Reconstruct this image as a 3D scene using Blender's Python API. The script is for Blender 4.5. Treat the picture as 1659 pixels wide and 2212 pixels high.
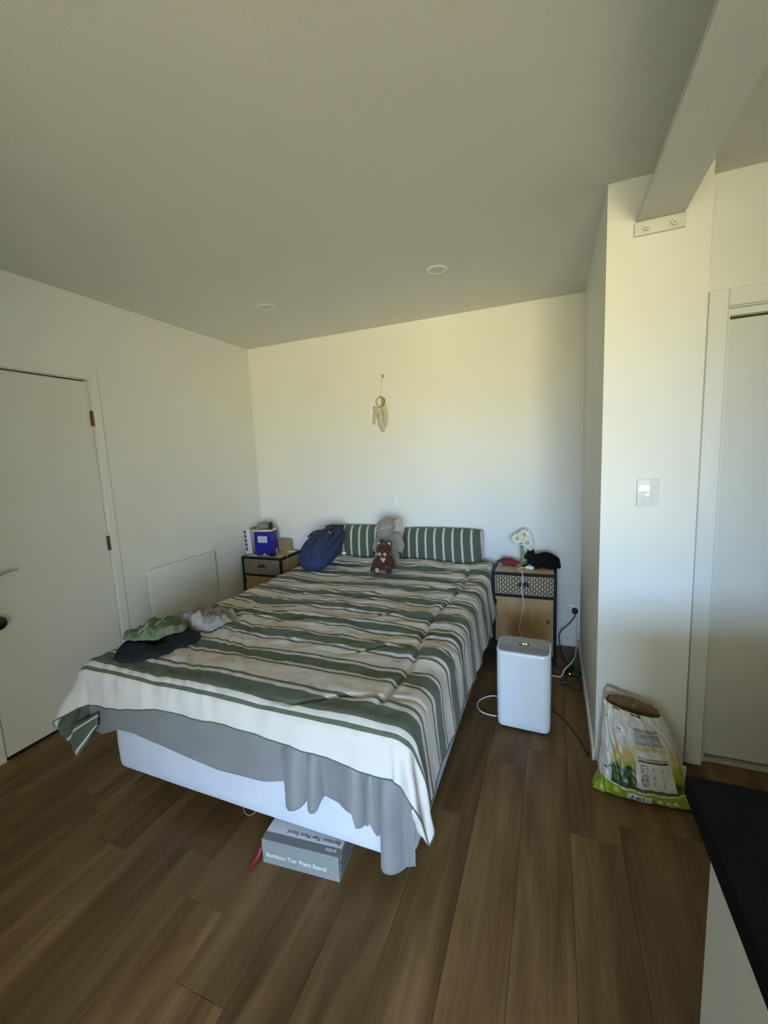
import bpy, bmesh, math, random
import numpy as np
from mathutils import Vector, Matrix, noise as mnoise

random.seed(7)
sc = bpy.context.scene
for o in list(bpy.data.objects):
    bpy.data.objects.remove(o)

# ------------------------------------------------------------------ camera
F_PX, PITCH, ROLL, YAW = 901.64, -0.13202, -0.04544, -0.38646
CAM_H = 1.5
def _cam():
    cy, sy = math.cos(YAW), math.sin(YAW); cp, sp = math.cos(PITCH), math.sin(PITCH); cr, sr = math.cos(ROLL), math.sin(ROLL)
    f = Vector((sy*cp, cy*cp, sp)); rt = Vector((cy, -sy, 0)); up = rt.cross(f)
    r2 = cr*rt + sr*up; u2 = -sr*rt + cr*up
    cd = bpy.data.cameras.new('camera'); co = bpy.data.objects.new('camera', cd)
    sc.collection.objects.link(co)
    m = Matrix((( r2.x, u2.x, -f.x, 0), (r2.y, u2.y, -f.y, 0), (r2.z, u2.z, -f.z, CAM_H), (0, 0, 0, 1)))
    co.matrix_world = m
    cd.sensor_fit = 'HORIZONTAL'; cd.sensor_width = 36.0
    cd.lens = F_PX/1659*36.0
    cd.clip_start = 0.02
    sc.camera = co
_cam()

# ------------------------------------------------------------------ world (sky above, sunlit ground below the horizon)
SKY = (0.40, 0.65, 1.0); SKY_S = 22.5
GND = (1.0, 0.91, 0.52); GND_S = 14.5
def _world():
    w = bpy.data.worlds.new('world'); sc.world = w; w.use_nodes = True
    nt = w.node_tree; nt.nodes.clear()
    N = nt.nodes.new; L = nt.links.new
    tc = N('ShaderNodeTexCoord'); sep = N('ShaderNodeSeparateXYZ'); L(tc.outputs['Generated'], sep.inputs[0])
    mr = N('ShaderNodeMapRange'); mr.inputs[1].default_value = -0.02; mr.inputs[2].default_value = 0.04
    L(sep.outputs['Z'], mr.inputs[0])
    mix = N('ShaderNodeMix'); mix.data_type = 'RGBA'
    L(mr.outputs[0], mix.inputs[0])
    mix.inputs[6].default_value = tuple(c*GND_S for c in GND) + (1,)
    mix.inputs[7].default_value = tuple(c*SKY_S for c in SKY) + (1,)
    bg = N('ShaderNodeBackground'); L(mix.outputs[2], bg.inputs[0])
    out = N('ShaderNodeOutputWorld'); L(bg.outputs[0], out.inputs[0])
_world()

# glass-door opening in the rear wall: daylight portal
WX0, WX1, WZ0, WZ1, WY = -0.60, 3.00, 0.06, 2.15, -4.60
def _portal():
    ld = bpy.data.lights.new('daylight_portal', 'AREA'); ld.shape = 'RECTANGLE'
    ld.size = WX1-WX0; ld.size_y = WZ1-WZ0
    ld.cycles.is_portal = True
    lo = bpy.data.objects.new('daylight_portal', ld); sc.collection.objects.link(lo)
    lo.location = ((WX0+WX1)/2, WY-0.02, (WZ0+WZ1)/2)
    lo.rotation_euler = (math.radians(90), 0, 0)      # area light points along -Z local -> +Y world
_portal()
vs = sc.view_settings
vs.view_transform = 'Standard'; vs.look = 'None'; vs.gamma = 1.0; vs.use_curve_mapping = False
vs.exposure = 0.90
sc.cycles.use_denoising = True
sc.cycles.max_bounces = 6; sc.cycles.diffuse_bounces = 5; sc.cycles.glossy_bounces = 3
sc.cycles.use_adaptive_sampling = True; sc.cycles.adaptive_threshold = 0.08; sc.cycles.adaptive_min_samples = 24
sc.cycles.sample_clamp_indirect = 6.0

# ------------------------------------------------------------------ helpers
C = sc.collection
MATS = {}
def mat(name, col, rough=0.6, col2=None, nscale=30.0, bump=0.0, bscale=200.0, metal=0.0, spec=0.5, stretch=None, emit=None, coat=0.0, sheen=0.0, detail=3.0):
    if name in MATS: return MATS[name]
    m = bpy.data.materials.new(name); m.use_nodes = True
    nt = m.node_tree; b = nt.nodes['Principled BSDF']; N = nt.nodes.new; L = nt.links.new
    b.inputs['Base Color'].default_value = (*col, 1); b.inputs['Roughness'].default_value = rough
    b.inputs['Metallic'].default_value = metal; b.inputs['Specular IOR Level'].default_value = spec
    b.inputs['Coat Weight'].default_value = coat; b.inputs['Sheen Weight'].default_value = sheen
    tc = N('ShaderNodeTexCoord'); mp = N('ShaderNodeMapping'); L(tc.outputs['Object'], mp.inputs[0])
    if stretch: mp.inputs['Scale'].default_value = stretch
    if col2:
        nz = N('ShaderNodeTexNoise'); nz.inputs['Scale'].default_value = nscale; nz.inputs['Detail'].default_value = detail
        L(mp.outputs[0], nz.inputs['Vector'])
        mr = N('ShaderNodeMapRange'); mr.inputs[1].default_value = .3; mr.inputs[2].default_value = .7; L(nz.outputs['Fac'], mr.inputs[0])
        mx = N('ShaderNodeMix'); mx.data_type = 'RGBA'; L(mr.outputs[0], mx.inputs[0])
        mx.inputs[6].default_value = (*col, 1); mx.inputs[7].default_value = (*col2, 1); L(mx.outputs[2], b.inputs['Base Color'])
    if bump:
        nb = N('ShaderNodeTexNoise'); nb.inputs['Scale'].default_value = bscale; nb.inputs['Detail'].default_value = 2
        L(mp.outputs[0], nb.inputs['Vector'])
        bp = N('ShaderNodeBump'); bp.inputs['Strength'].default_value = bump; bp.inputs['Distance'].default_value = .002
        L(nb.outputs['Fac'], bp.inputs['Height']); L(bp.outputs[0], b.inputs['Normal'])
    if emit:
        b.inputs['Emission Color'].default_value = (*emit[:3], 1); b.inputs['Emission Strength'].default_value = emit[3]
    MATS[name] = m
    return m

def vcol_mat(name, rough=.45, spec=.5, bump=0.0, bscale=60):
    m = mat(name, (1, 1, 1), rough, spec=spec, bump=bump, bscale=bscale)
    nt = m.node_tree; a = nt.nodes.new('ShaderNodeVertexColor'); a.layer_name = 'print'
    nt.links.new(a.outputs['Color'], nt.nodes['Principled BSDF'].inputs['Base Color'])
    return m

def link(o, parent=None):
    C.objects.link(o)
    if parent is not None: o.parent = parent
    return o
def raw(name, verts, faces, m, parent=None, smooth=False, sharp=None):
    me = bpy.data.meshes.new(name); me.from_pydata([tuple(v) for v in verts], [], [tuple(f) for f in faces]); me.update()
    if m is not None:
        for k in (m if isinstance(m, (list, tuple)) else [m]): me.materials.append(k)
    if smooth:
        me.shade_smooth()
        if sharp: me.set_sharp_from_angle(angle=math.radians(sharp))
    return link(bpy.data.objects.new(name, me), parent)
def from_bm(name, bm, m, parent=None, smooth=False, sharp=40):
    bmesh.ops.recalc_face_normals(bm, faces=bm.faces)
    me = bpy.data.meshes.new(name); bm.to_mesh(me); bm.free()
    for k in (m if isinstance(m, (list, tuple)) else [m]): me.materials.append(k)
    if smooth:
        me.shade_smooth(); me.set_sharp_from_angle(angle=math.radians(sharp))
    return link(bpy.data.objects.new(name, me), parent)
def bm_box(bm, a, b, mtx=None):
    vs_ = []
    for z in (a[2], b[2]):
        for y in (a[1], b[1]):
            for x in (a[0], b[0]):
                v = Vector((x, y, z)); vs_.append(bm.verts.new(mtx @ v if mtx else v))
    for f in ((0, 2, 3, 1), (4, 5, 7, 6), (0, 1, 5, 4), (2, 6, 7, 3), (0, 4, 6, 2), (1, 3, 7, 5)):
        bm.faces.new([vs_[i] for i in f])
def box(name, a, b, m, parent=None, bev=0.0, seg=2, mtx=None):
    bm = bmesh.new(); bm_box(bm, a, b, mtx)
    if bev: bmesh.ops.bevel(bm, geom=list(bm.edges), offset=bev, segments=seg, profile=.5, affect='EDGES')
    return from_bm(name, bm, m, parent, smooth=bool(bev))
def boxes(name, lst, m, parent=None):
    bm = bmesh.new()
    for a, b in lst: bm_box(bm, a, b)
    return from_bm(name, bm, m, parent)
def spline(pts, n=8):
    pts = [Vector(p) for p in pts]; out = []
    for i in range(len(pts)-1):
        p0 = pts[max(i-1, 0)]; p1 = pts[i]; p2 = pts[i+1]; p3 = pts[min(i+2, len(pts)-1)]
        for k in range(n):
            t = k/n
            out.append(.5*((2*p1)+(-p0+p2)*t+(2*p0-5*p1+4*p2-p3)*t*t+(-p0+3*p1-3*p2+p3)*t**3))
    out.append(pts[-1]); return out
def tube(name, pts, r, m, parent=None, seg=8, n=8, closed=False, smooth_path=True, radii=None):
    P = spline(pts, n) if smooth_path else [Vector(p) for p in pts]
    V, Fc = [], []; K = len(P)
    up = Vector((0, 0, 1))
    for i, p in enumerate(P):
        if closed: d = P[(i+1) % K]-P[i-1]
        else: d = P[min(i+1, K-1)]-P[max(i-1, 0)]
        d = d.normalized() if d.length > 1e-9 else Vector((1, 0, 0))
        a = d.cross(up)
        if a.length < .05: a = d.cross(Vector((1, 0, 0)))
        a.normalize(); b = a.cross(d)
        rr = r if radii is None else float(np.interp(i/(K-1), np.linspace(0, 1, len(radii)), radii))
        for s in range(seg):
            th = 2*math.pi*s/seg; V.append(p+rr*(math.cos(th)*a+math.sin(th)*b))
    for i in range(K if closed else K-1):
        j = (i+1) % K
        for s in range(seg):
            t = (s+1) % seg; Fc.append((i*seg+s, i*seg+t, j*seg+t, j*seg+s))
    if not closed:
        Fc.append(tuple(range(seg))[::-1]); Fc.append(tuple((K-1)*seg+s for s in range(seg)))
    return raw(name, V, Fc, m, parent, smooth=True, sharp=60)
def lathe(name, prof, m, parent=None, seg=32, mtx=None, sharp=35):
    V, Fc = [], []
    for r, z in prof:
        for s in range(seg):
            th = 2*math.pi*s/seg; v = Vector((r*math.cos(th), r*math.sin(th), z)); V.append(mtx @ v if mtx else v)
    for i in range(len(prof)-1):
        for s in range(seg):
            t = (s+1) % seg; Fc.append((i*seg+s, i*seg+t, (i+1)*seg+t, (i+1)*seg+s))
    Fc.append(tuple(range(seg))[::-1]); Fc.append(tuple((len(prof)-1)*seg+s for s in range(seg)))
    return raw(name, V, Fc, m, parent, smooth=True, sharp=sharp)
def blob(name, c, r, m, parent=None, rot=(0, 0, 0), n=3, amp=0.0, fs=20.0, power=1.0, seed=0.0):
    """ellipsoid with optional fuzzy noise relief"""
    bm = bmesh.new(); bmesh.ops.create_icosphere(bm, subdivisions=n, radius=1)
    R = Matrix.LocRotScale(Vector(c), __import__('mathutils').Euler(rot), None)
    for v in bm.verts:
        p = v.co.normalized()
        q = Vector([math.copysign(abs(t)**power, t) for t in p])
        q = Vector((q.x*r[0], q.y*r[1], q.z*r[2]))
        w = R @ q
        if amp:
            w += (R.to_3x3() @ p)*amp*mnoise.noise(w*fs+Vector((seed, seed*1.7, seed*.3)))
        v.co = w
    return from_bm(name, bm, m, parent, smooth=True, sharp=180)
def tag(o, label=None, cat=None, group=None, kind=None):
    if label: o['label'] = label
    if cat: o['category'] = cat
    if group: o['group'] = group
    if kind: o['kind'] = kind
    return o
def thing(name, loc, label, cat, group=None, rz=0.0, kind=None):
    o = bpy.data.objects.new(name, None); o.empty_display_size = .05; C.objects.link(o)
    o.location = loc; o.rotation_euler = (0, 0, rz)
    o['_w'] = 1
    del o['_w']
    return tag(o, label, cat, group, kind)
def adopt(parent, *objs):
    """parent world-space meshes to a thing, keeping them where they are"""
    inv = Matrix.LocRotScale(parent.location, parent.rotation_euler, None).inverted()
    for o in objs:
        o.parent = parent; o.matrix_parent_inverse = inv
def text_mesh(name, body, size, mtx, m, parent=None, extrude=.0004, align='LEFT'):
    cu = bpy.data.curves.new('tmp_text', 'FONT'); cu.body = body; cu.size = size; cu.extrude = extrude; cu.align_x = align; cu.resolution_u = 3
    to = bpy.data.objects.new('tmp_text', cu); C.objects.link(to)
    dg = bpy.context.evaluated_depsgraph_get(); dg.update()
    me = bpy.data.meshes.new_from_object(to.evaluated_get(dg))
    bpy.data.objects.remove(to); bpy.data.curves.remove(cu)
    me.transform(mtx); me.name = name; me.materials.clear(); me.materials.append(m)
    return link(bpy.data.objects.new(name, me), parent)

# numpy gradient noise
_rng = np.random.RandomState(3); _perm = _rng.permutation(512)
_ga = _rng.rand(512)*2*np.pi; _gx, _gy = np.cos(_ga), np.sin(_ga)
def pn(x, y):
    x = np.asarray(x, float); y = np.asarray(y, float)
    xi = np.floor(x).astype(int); yi = np.floor(y).astype(int); xf = x-xi; yf = y-yi
    u = xf**3*(xf*(xf*6-15)+10); v = yf**3*(yf*(yf*6-15)+10)
    def g(ix, iy, dx, dy):
        h = _perm[(_perm[ix & 511]+iy) & 511]; return _gx[h]*dx+_gy[h]*dy
    a = g(xi, yi, xf, yf); b = g(xi+1, yi, xf-1, yf); c = g(xi, yi+1, xf, yf-1); d = g(xi+1, yi+1, xf-1, yf-1)
    return (a*(1-u)+b*u)*(1-v)+(c*(1-u)+d*u)*v
def ridge(n): return 1-np.abs(n)*2.2
def sstep(a, b, x):
    t = np.clip((np.asarray(x, float)-a)/(b-a), 0, 1); return t*t*(3-2*t)
def gridmesh(name, X, Y, Z, m, parent=None, uv=None, closed_u=False, smooth=True):
    nu, nv = X.shape
    V = np.stack([X, Y, Z], -1).reshape(-1, 3)
    idx = np.arange(nu*nv).reshape(nu, nv)
    if closed_u: idx = np.vstack([idx, idx[:1]])
    Fc = np.stack([idx[:-1, :-1], idx[1:, :-1], idx[1:, 1:], idx[:-1, 1:]], -1).reshape(-1, 4)
    me = bpy.data.meshes.new(name); me.from_pydata(V.tolist(), [], Fc.tolist()); me.update()
    if uv is not None:
        l = me.uv_layers.new(name='UVMap'); vi = np.empty(len(me.loops), int); me.loops.foreach_get('vertex_index', vi)
        UVs = np.stack([uv[0].reshape(-1), uv[1].reshape(-1)], -1)[vi]
        l.data.foreach_set('uv', UVs.astype(np.float32).ravel())
    for k in (m if isinstance(m, (list, tuple)) else [m]): me.materials.append(k)
    if smooth: me.shade_smooth()
    return link(bpy.data.objects.new(name, me), parent)

# ------------------------------------------------------------------ materials
WALL = mat('wall_paint', (.79, .782, .735), .55, (.81, .802, .755), 3.0, bump=.15, bscale=350)
CEIL = mat('ceiling_paint', (.76, .755, .71), .85, (.78, .775, .73), 2.0, bump=.12, bscale=300)
TRIM = mat('trim_paint', (.80, .79, .75), .32, (.81, .80, .76), 4.0)
DOORM = mat('door_paint', (.74, .73, .67), .42, (.76, .75, .69), 3.0)
STEELW = mat('painted_steel', (.66, .66, .61), .5, (.68, .68, .63), 12, bump=.2, bscale=90)
PLASTW = mat('white_plastic', (.82, .82, .80), .28, (.83, .83, .81), 20)
BRONZE = mat('bronze_metal', (.17, .085, .045), .45, (.22, .11, .06), 60, metal=.6)
SATIN = mat('satin_metal', (.62, .61, .57), .3, (.66, .65, .61), 60, metal=.8)
BLACK = mat('black_plastic', (.012, .012, .014), .4, (.018, .018, .02), 50)
BLKMET = mat('black_metal', (.009, .009, .010), .55, (.014, .014, .015), 60, spec=.25)
WHITECAB = mat('white_cable', (.72, .72, .69), .4, (.75, .75, .72), 50)
BLKCAB = mat('black_cable', (.012, .012, .013), .5, (.02, .02, .02), 50)

def floor_mat():
    m = bpy.data.materials.new('vinyl_plank'); m.use_nodes = True; nt = m.node_tree; b = nt.nodes['Principled BSDF']
    N = nt.nodes.new; L = nt.links.new
    tc = N('ShaderNodeTexCoord'); oi = N('ShaderNodeObjectInfo')
    off = N('ShaderNodeVectorMath'); off.operation = 'MULTIPLY_ADD'
    cmb = N('ShaderNodeCombineXYZ'); L(oi.outputs['Random'], cmb.inputs[0]); L(oi.outputs['Random'], cmb.inputs[1]); L(oi.outputs['Random'], cmb.inputs[2])
    L(cmb.outputs[0], off.inputs[0]); off.inputs[1].default_value = (37, 91, 13); L(tc.outputs['Object'], off.inputs[2])
    mp = N('ShaderNodeMapping'); mp.inputs['Scale'].default_value = (7.0, .75, 1); L(off.outputs[0], mp.inputs[0])
    n1 = N('ShaderNodeTexNoise'); n1.inputs['Scale'].default_value = 1.6; n1.inputs['Detail'].default_value = 4; n1.inputs['Distortion'].default_value = .6; L(mp.outputs[0], n1.inputs['Vector'])
    mp2 = N('ShaderNodeMapping'); mp2.inputs['Scale'].default_value = (60, 2.0, 1); L(off.outputs[0], mp2.inputs[0])
    n2 = N('ShaderNodeTexNoise'); n2.inputs['Scale'].default_value = 2.0; n2.inputs['Detail'].default_value = 5; L(mp2.outputs[0], n2.inputs['Vector'])
    cr = N('ShaderNodeValToRGB'); L(n1.outputs['Fac'], cr.inputs[0])
    e = cr.color_ramp.elements
    e[0].position = .28; e[0].color = (.098, .050, .019, 1); e[1].position = .72; e[1].color = (.255, .153, .064, 1)
    k = e.new(.5); k.color = (.172, .097, .039, 1)
    mx = N('ShaderNodeMix'); mx.data_type = 'RGBA'; mx.blend_type = 'MULTIPLY'; mx.inputs[0].default_value = .35
    L(cr.outputs[0], mx.inputs[6])
    g = N('ShaderNodeMapRange'); g.inputs[1].default_value = .3; g.inputs[2].default_value = .7; g.inputs[3].default_value = .55; g.inputs[4].default_value = 1.2; L(n2.outputs['Fac'], g.inputs[0])
    L(g.outputs[0], mx.inputs[7])
    # plank to plank tint
    mx2 = N('ShaderNodeMix'); mx2.data_type = 'RGBA'; mx2.blend_type = 'MULTIPLY'; mx2.inputs[0].default_value = 1
    t = N('ShaderNodeMapRange'); t.inputs[3].default_value = .80; t.inputs[4].default_value = 1.12; L(oi.outputs['Random'], t.inputs[0])
    L(mx.outputs[2], mx2.inputs[6]); L(t.outputs[0], mx2.inputs[7])
    # knots
    mp3 = N('ShaderNodeMapping'); mp3.inputs['Scale'].default_value = (9, 3.0, 1); L(off.outputs[0], mp3.inputs[0])
    vo = N('ShaderNodeTexVoronoi'); vo.inputs['Scale'].default_value = .55; L(mp3.outputs[0], vo.inputs['Vector'])
    kr = N('ShaderNodeMapRange'); kr.inputs[1].default_value = .02; kr.inputs[2].default_value = .09; kr.inputs[3].default_value = .35; kr.inputs[4].default_value = 1; L(vo.outputs['Distance'], kr.inputs[0])
    mx3 = N('ShaderNodeMix'); mx3.data_type = 'RGBA'; mx3.blend_type = 'MULTIPLY'; mx3.inputs[0].default_value = 1
    L(mx2.outputs[2], mx3.inputs[6]); L(kr.outputs[0], mx3.inputs[7])
    L(mx3.outputs[2], b.inputs['Base Color'])
    b.inputs['Roughness'].default_value = .46; b.inputs['Specular IOR Level'].default_value = .25
    bp = N('ShaderNodeBump'); bp.inputs['Strength'].default_value = .12; bp.inputs['Distance'].default_value = .001
    L(n2.outputs['Fac'], bp.inputs['Height']); L(bp.outputs[0], b.inputs['Normal'])
    return m

# ------------------------------------------------------------------ the room
XL, YB, ZC = -2.655, 3.32, 2.548      # left wall, back wall, ceiling
XA, YC = 0.20, 2.07                   # alcove right wall, column face
XS, YK = 0.555, 2.19                  # column end, kitchen wall face
XR = 3.2
XSD = -1.0
YP, XP = -0.90, -0.66                  # unseen partition behind the camera, edge set to shade the left door
T = .12
ST = dict(kind='structure')
fl = tag(boxes('floor', [((XL-.2, -4.8, -.12), (XR+.2, YB+.2, -.006))], mat('subfloor', (.03, .02, .015), .9, (.04, .03, .02), 20)), 'brown wood-look plank floor of the room', 'floor', kind='structure')
PL = floor_mat()
def plank_mesh(w, l):
    bm = bmesh.new(); bm_box(bm, (-w/2, -l/2, -.006), (w/2, l/2, 0))
    top = [e for e in bm.edges if all(v.co.z > -.001 for v in e.verts)]
    bmesh.ops.bevel(bm, geom=top, offset=.0012, segments=1, affect='EDGES')
    bmesh.ops.recalc_face_normals(bm, faces=bm.faces)
    me = bpy.data.meshes.new('plank'); bm.to_mesh(me); bm.free(); me.materials.append(PL); return me
PW, PLN = .182, 1.22
pm_full = plank_mesh(PW-.0006, PLN-.0006)
row = 0; x = XL+PW/2
rr = random.Random(11)
while x < XR:
    y = -2.0 - rr.random()*1.2
    while y < YB:
        a, b = max(y, -1.9), min(y+PLN, YB)
        if b-a > .03 and not (x < XP-.1 and b < YP) and not (x > XS+.3 and a > YK+.25):
            full = abs((b-a)-PLN) < 1e-6
            o = bpy.data.objects.new('plank', pm_full if full else plank_mesh(PW-.0006, b-a-.0006)); C.objects.link(o)
            o.location = (x, (a+b)/2, 0); o.parent = fl
        y += PLN
    x += PW; row += 1
tag(boxes('ceiling', [((XL-.2, -4.8, ZC), (XR+.2, YB+.2, ZC+.12))], CEIL), 'flat painted plasterboard ceiling above the bed', 'ceiling', kind='structure')
tag(boxes('wall_back', [((XL-.2, YB, 0), (XA+.02, YB+T, ZC))], WALL), 'pale wall behind the head of the bed', 'wall', kind='structure')
# left wall with a recess for the door
DY0, DY1, DZ = 1.105, 1.790, 2.042
tag(boxes('wall_left', [((XL-.2, YP-.2, 0), (XL-.07, YB, ZC)), ((XL-.07, YP-.2, 0), (XL, DY0-.025, ZC)), ((XL-.07, DY1+.025, 0), (XL, YB, ZC)), ((XL-.07, DY0-.025, DZ+.025), (XL, DY1+.025, ZC))], WALL), 'pale left wall with the closed door and panel heater', 'wall', kind='structure')
tag(boxes('wall_right', [((XA, YC, 0), (XS, YB+T, ZC))], WALL), 'projecting pale wall end right of the bed with switch plate', 'wall', kind='structure')
KX0, KX1, KZ = .660, 1.44, 2.035
tag(boxes('wall_kitchen', [((XS, YK+.16, 0), (XR, YK+.26, ZC)), ((XS, YK, 0), (KX0-.02, YK+.16, ZC)), ((KX1+.02, YK, 0), (XR, YK+.16, ZC)), ((KX0-.02, YK, KZ+.02), (KX1+.02, YK+.16, ZC))], WALL), 'pale wall around the right-hand door', 'wall', kind='structure')
tag(boxes('wall_shade_blocker', [((.97, -.50, 0), (XR, -.40, ZC))], WALL), 'unseen wall added to shade the projecting wall and right-hand door', 'wall', kind='structure')  # added out of view, cuts daylight on the column and right door
tag(boxes('wall_ground_blocker', [((-5.0, -5.7, -.3), (1.25, -5.55, 1.05))], mat('ground_blocker_dark', (.12, .13, .10), .9, (.15, .16, .12), 5)), 'unseen low dark wall added outside to block warm ground light', 'wall', kind='structure')  # added blocker: hides the bright ground from the left part of the opening
tag(boxes('wall_side', [((XR, -4.8, 0), (XR+T, YK+.3, ZC))], WALL), 'far right wall outside the view', 'wall', kind='structure')
tag(boxes('wall_partition', [((XL-.2, YP-.1, 0), (XP, YP, ZC)), ((XSD-.1, WY-.2, 0), (XSD, YP-.1, ZC))], WALL), 'unseen partition wall behind the viewpoint, placed to shade the left side', 'wall', kind='structure')
tag(boxes('wall_rear', [((XSD, WY-.1, 0), (WX0, WY, ZC)), ((WX1, WY-.1, 0), (XR, WY, ZC)), ((WX0, WY-.1, WZ1), (WX1, WY, ZC)), ((WX0, WY-.1, 0), (WX1, WY, WZ0))], WALL), 'rear wall with the open glass door', 'wall', kind='structure')
wn = thing('window_1', (.9, WY-.05, 0), 'open sliding glass door frame in the rear wall', 'window', kind='structure')
adopt(wn, boxes('window_frame', [((WX0-.03, WY-.09, WZ0), (WX0+.03, WY-.03, WZ1)), ((WX1-.03, WY-.09, WZ0), (WX1+.03, WY-.03, WZ1)), ((WX0, WY-.09, WZ1-.04), (WX1, WY-.03, WZ1+.02))], TRIM))

# skirting
BH, BT = .062, .012
def baseboard(name, a, b, label):
    o = box(name, a, b, TRIM, None, bev=.003, seg=1); tag(o, label, 'baseboard', kind='structure'); return o
baseboard('baseboard_back', (XL+.001, YB-BT, 0.0005), (XA-BT-.001, YB-.0005, BH), 'low white skirting along the wall behind the bed')
baseboard('baseboard_left', (XL+.0005, DY1+.082, 0.0005), (XL+BT, YB-BT-.001, BH), 'low white skirting along the left wall beside the bed')
baseboard('baseboard_right', (XA-BT, YC-BT-.001, 0.0005), (XA-.0005, YB-BT-.001, BH), 'low white skirting on the side of the projecting wall')
baseboard('baseboard_column', (XA+.0005, YC-BT, 0.0005), (XS+BT, YC-.0005, BH), 'low white skirting across the front of the projecting wall')

# ------------------------------------------------------------------ door in the left wall
d1 = thing('door_1', (XL, (DY0+DY1)/2, 0), 'closed pale flush door in the left wall', 'door', kind='structure')
parts = []
parts.append(box('door_panel', (XL-.046, DY0, .012), (XL-.006, DY1, DZ-.006), DOORM, bev=.0015, seg=1))
AW = .05
parts.append(box('architrave', (XL-.0002, DY1+.008, .0), (XL+.010, DY1+.008+AW, DZ+.008+AW), TRIM, bev=.002, seg=1))
parts.append(box('architrave', (XL-.0002, DY0-.008-AW, .0), (XL+.010, DY0-.008, DZ+.008+AW), TRIM, bev=.002, seg=1))
parts.append(box('architrave', (XL-.0002, DY0-.008, DZ+.008), (XL+.010, DY1+.008, DZ+.008+AW), TRIM, bev=.002, seg=1))
parts.append(boxes('jamb', [((XL-.0695, DY1+.003, 0), (XL-.0004, DY1+.0248, DZ+.003)), ((XL-.0695, DY0-.0248, 0), (XL-.0004, DY0-.003, DZ+.003)), ((XL-.0695, DY0-.0248, DZ+.003), (XL-.0004, DY1+.0248, DZ+.0245))], TRIM))
for zc in (1.815, 1.027, .25):
    bm = bmesh.new()
    bm_box(bm, (XL-.004, DY1-.010, zc-.045), (XL+.0015, DY1+.008, zc+.045))
    h = from_bm('hinge', bm, BRONZE); parts.append(h)
    k = lathe('hinge_pin', [(.0, zc-.047), (.005, zc-.047), (.005, zc+.047), (.0, zc+.047)], BRONZE, seg=10, mtx=Matrix.Translation((XL+.004, DY1+.001, 0)))
    parts.append(k)
adopt(d1, *parts)
hl = thing('x', (0, 0, 0), None, None); bpy.data.objects.remove(hl)
lev = tube('lever_handle', [(XL-.004, 1.165, .985), (XL+.035, 1.165, .985), (XL+.048, 1.185, .995), (XL+.05, 1.22, 1.003), (XL+.046, 1.262, 1.0)], .007, SATIN, radii=[.013, .010, .009, .007, .005])
kn = lathe('round_knob', [(0, 0), (.016, 0), (.016, .018), (.030, .024), (.036, .034), (.034, .046), (.020, .054), (0, .055)], BLACK, seg=24, mtx=Matrix.Translation((XL-.006, 1.150, .742)) @ Matrix.Rotation(math.radians(90), 4, 'Y'))
kn['label'] = 'round black knob on the pale door'
adopt(d1, lev, kn)

# ------------------------------------------------------------------ door in the kitchen wall
d2 = thing('door_2', ((KX0+KX1)/2, YK, 0), 'closed pale door at the right edge, behind the kitchen bench', 'door', kind='structure')
parts = [box('door_panel', (KX0+.004, YK+.062, .018), (KX1-.004, YK+.10, KZ-.032), DOORM, bev=.0015, seg=1),
  box('architrave', (KX0-.072, YK-.013, .0), (KX0-.004, YK+.0002, KZ+.072), TRIM, bev=.003, seg=1),
  box('architrave', (KX1+.004, YK-.013, .0), (KX1+.072, YK+.0002, KZ+.072), TRIM, bev=.003, seg=1),
  box('architrave', (KX0-.004, YK-.013, KZ+.004), (KX1+.004, YK+.0002, KZ+.072), TRIM, bev=.003, seg=1),
  boxes('jamb', [((KX0-.0195, YK+.0004, 0), (KX0, YK+.1595, KZ)), ((KX1, YK+.0004, 0), (KX1+.0195, YK+.1595, KZ)), ((KX0-.0195, YK+.0004, KZ), (KX1+.0195, YK+.1595, KZ+.0195))], TRIM),
  boxes('door_stop', [((KX0, YK+.022, KZ-.026), (KX1, YK+.055, KZ-.0005)), ((KX0+.0002, YK+.022, 0), (KX0+.012, YK+.055, KZ-.026))], TRIM),
  boxes('threshold', [((KX0+.001, YK+.03, 0.0), (KX1-.001, YK+.12, .006))], mat('threshold_strip', (.5, .48, .42), .4, (.55, .53, .47), 30))]
adopt(d2, *parts)

# ------------------------------------------------------------------ steel beam
bz0 = 2.378
bmroot = thing('ceiling_beam', (.385, YC, bz0), 'white painted steel beam running under the ceiling to the projecting wall', 'beam', kind='structure')
fx0, fx1, wx = .302, .466, .384
Y0b = -2.6
bm = bmesh.new()
bm_box(bm, (fx0, Y0b, bz0), (fx1, YC-.0015, bz0+.013))
bmesh.ops.bevel(bm, geom=[e for e in bm.edges if abs(e.verts[0].co.y-e.verts[1].co.y) > 1], offset=.003, segments=2, affect='EDGES')
fl_b = from_bm('bottom_flange', bm, STEELW, smooth=True)
web = boxes('web', [((wx-.005, Y0b, bz0+.013), (wx+.005, YC-.0015, ZC-.0003))], STEELW)
pl = box('end_plate', (fx0-.006, YC-.013, bz0-.052), (fx1+.004, YC-.0005, bz0-.0005), STEELW, bev=.003, seg=2)
bl = []
for bx_ in (fx0+.035, fx1-.035):
    mt = Matrix.Translation((bx_, YC-.013, bz0-.030)) @ Matrix.Rotation(math.radians(90), 4, 'X')
    bl.append(lathe('bolt', [(0, -.001), (.017, -.001), (.017, .003), (.0125, .003), (.0125, .012), (.006, .012), (.006, .020), (0, .020)], STEELW, seg=6 if False else 12, mtx=mt))
adopt(bmroot, fl_b, web, pl, *bl)

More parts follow.
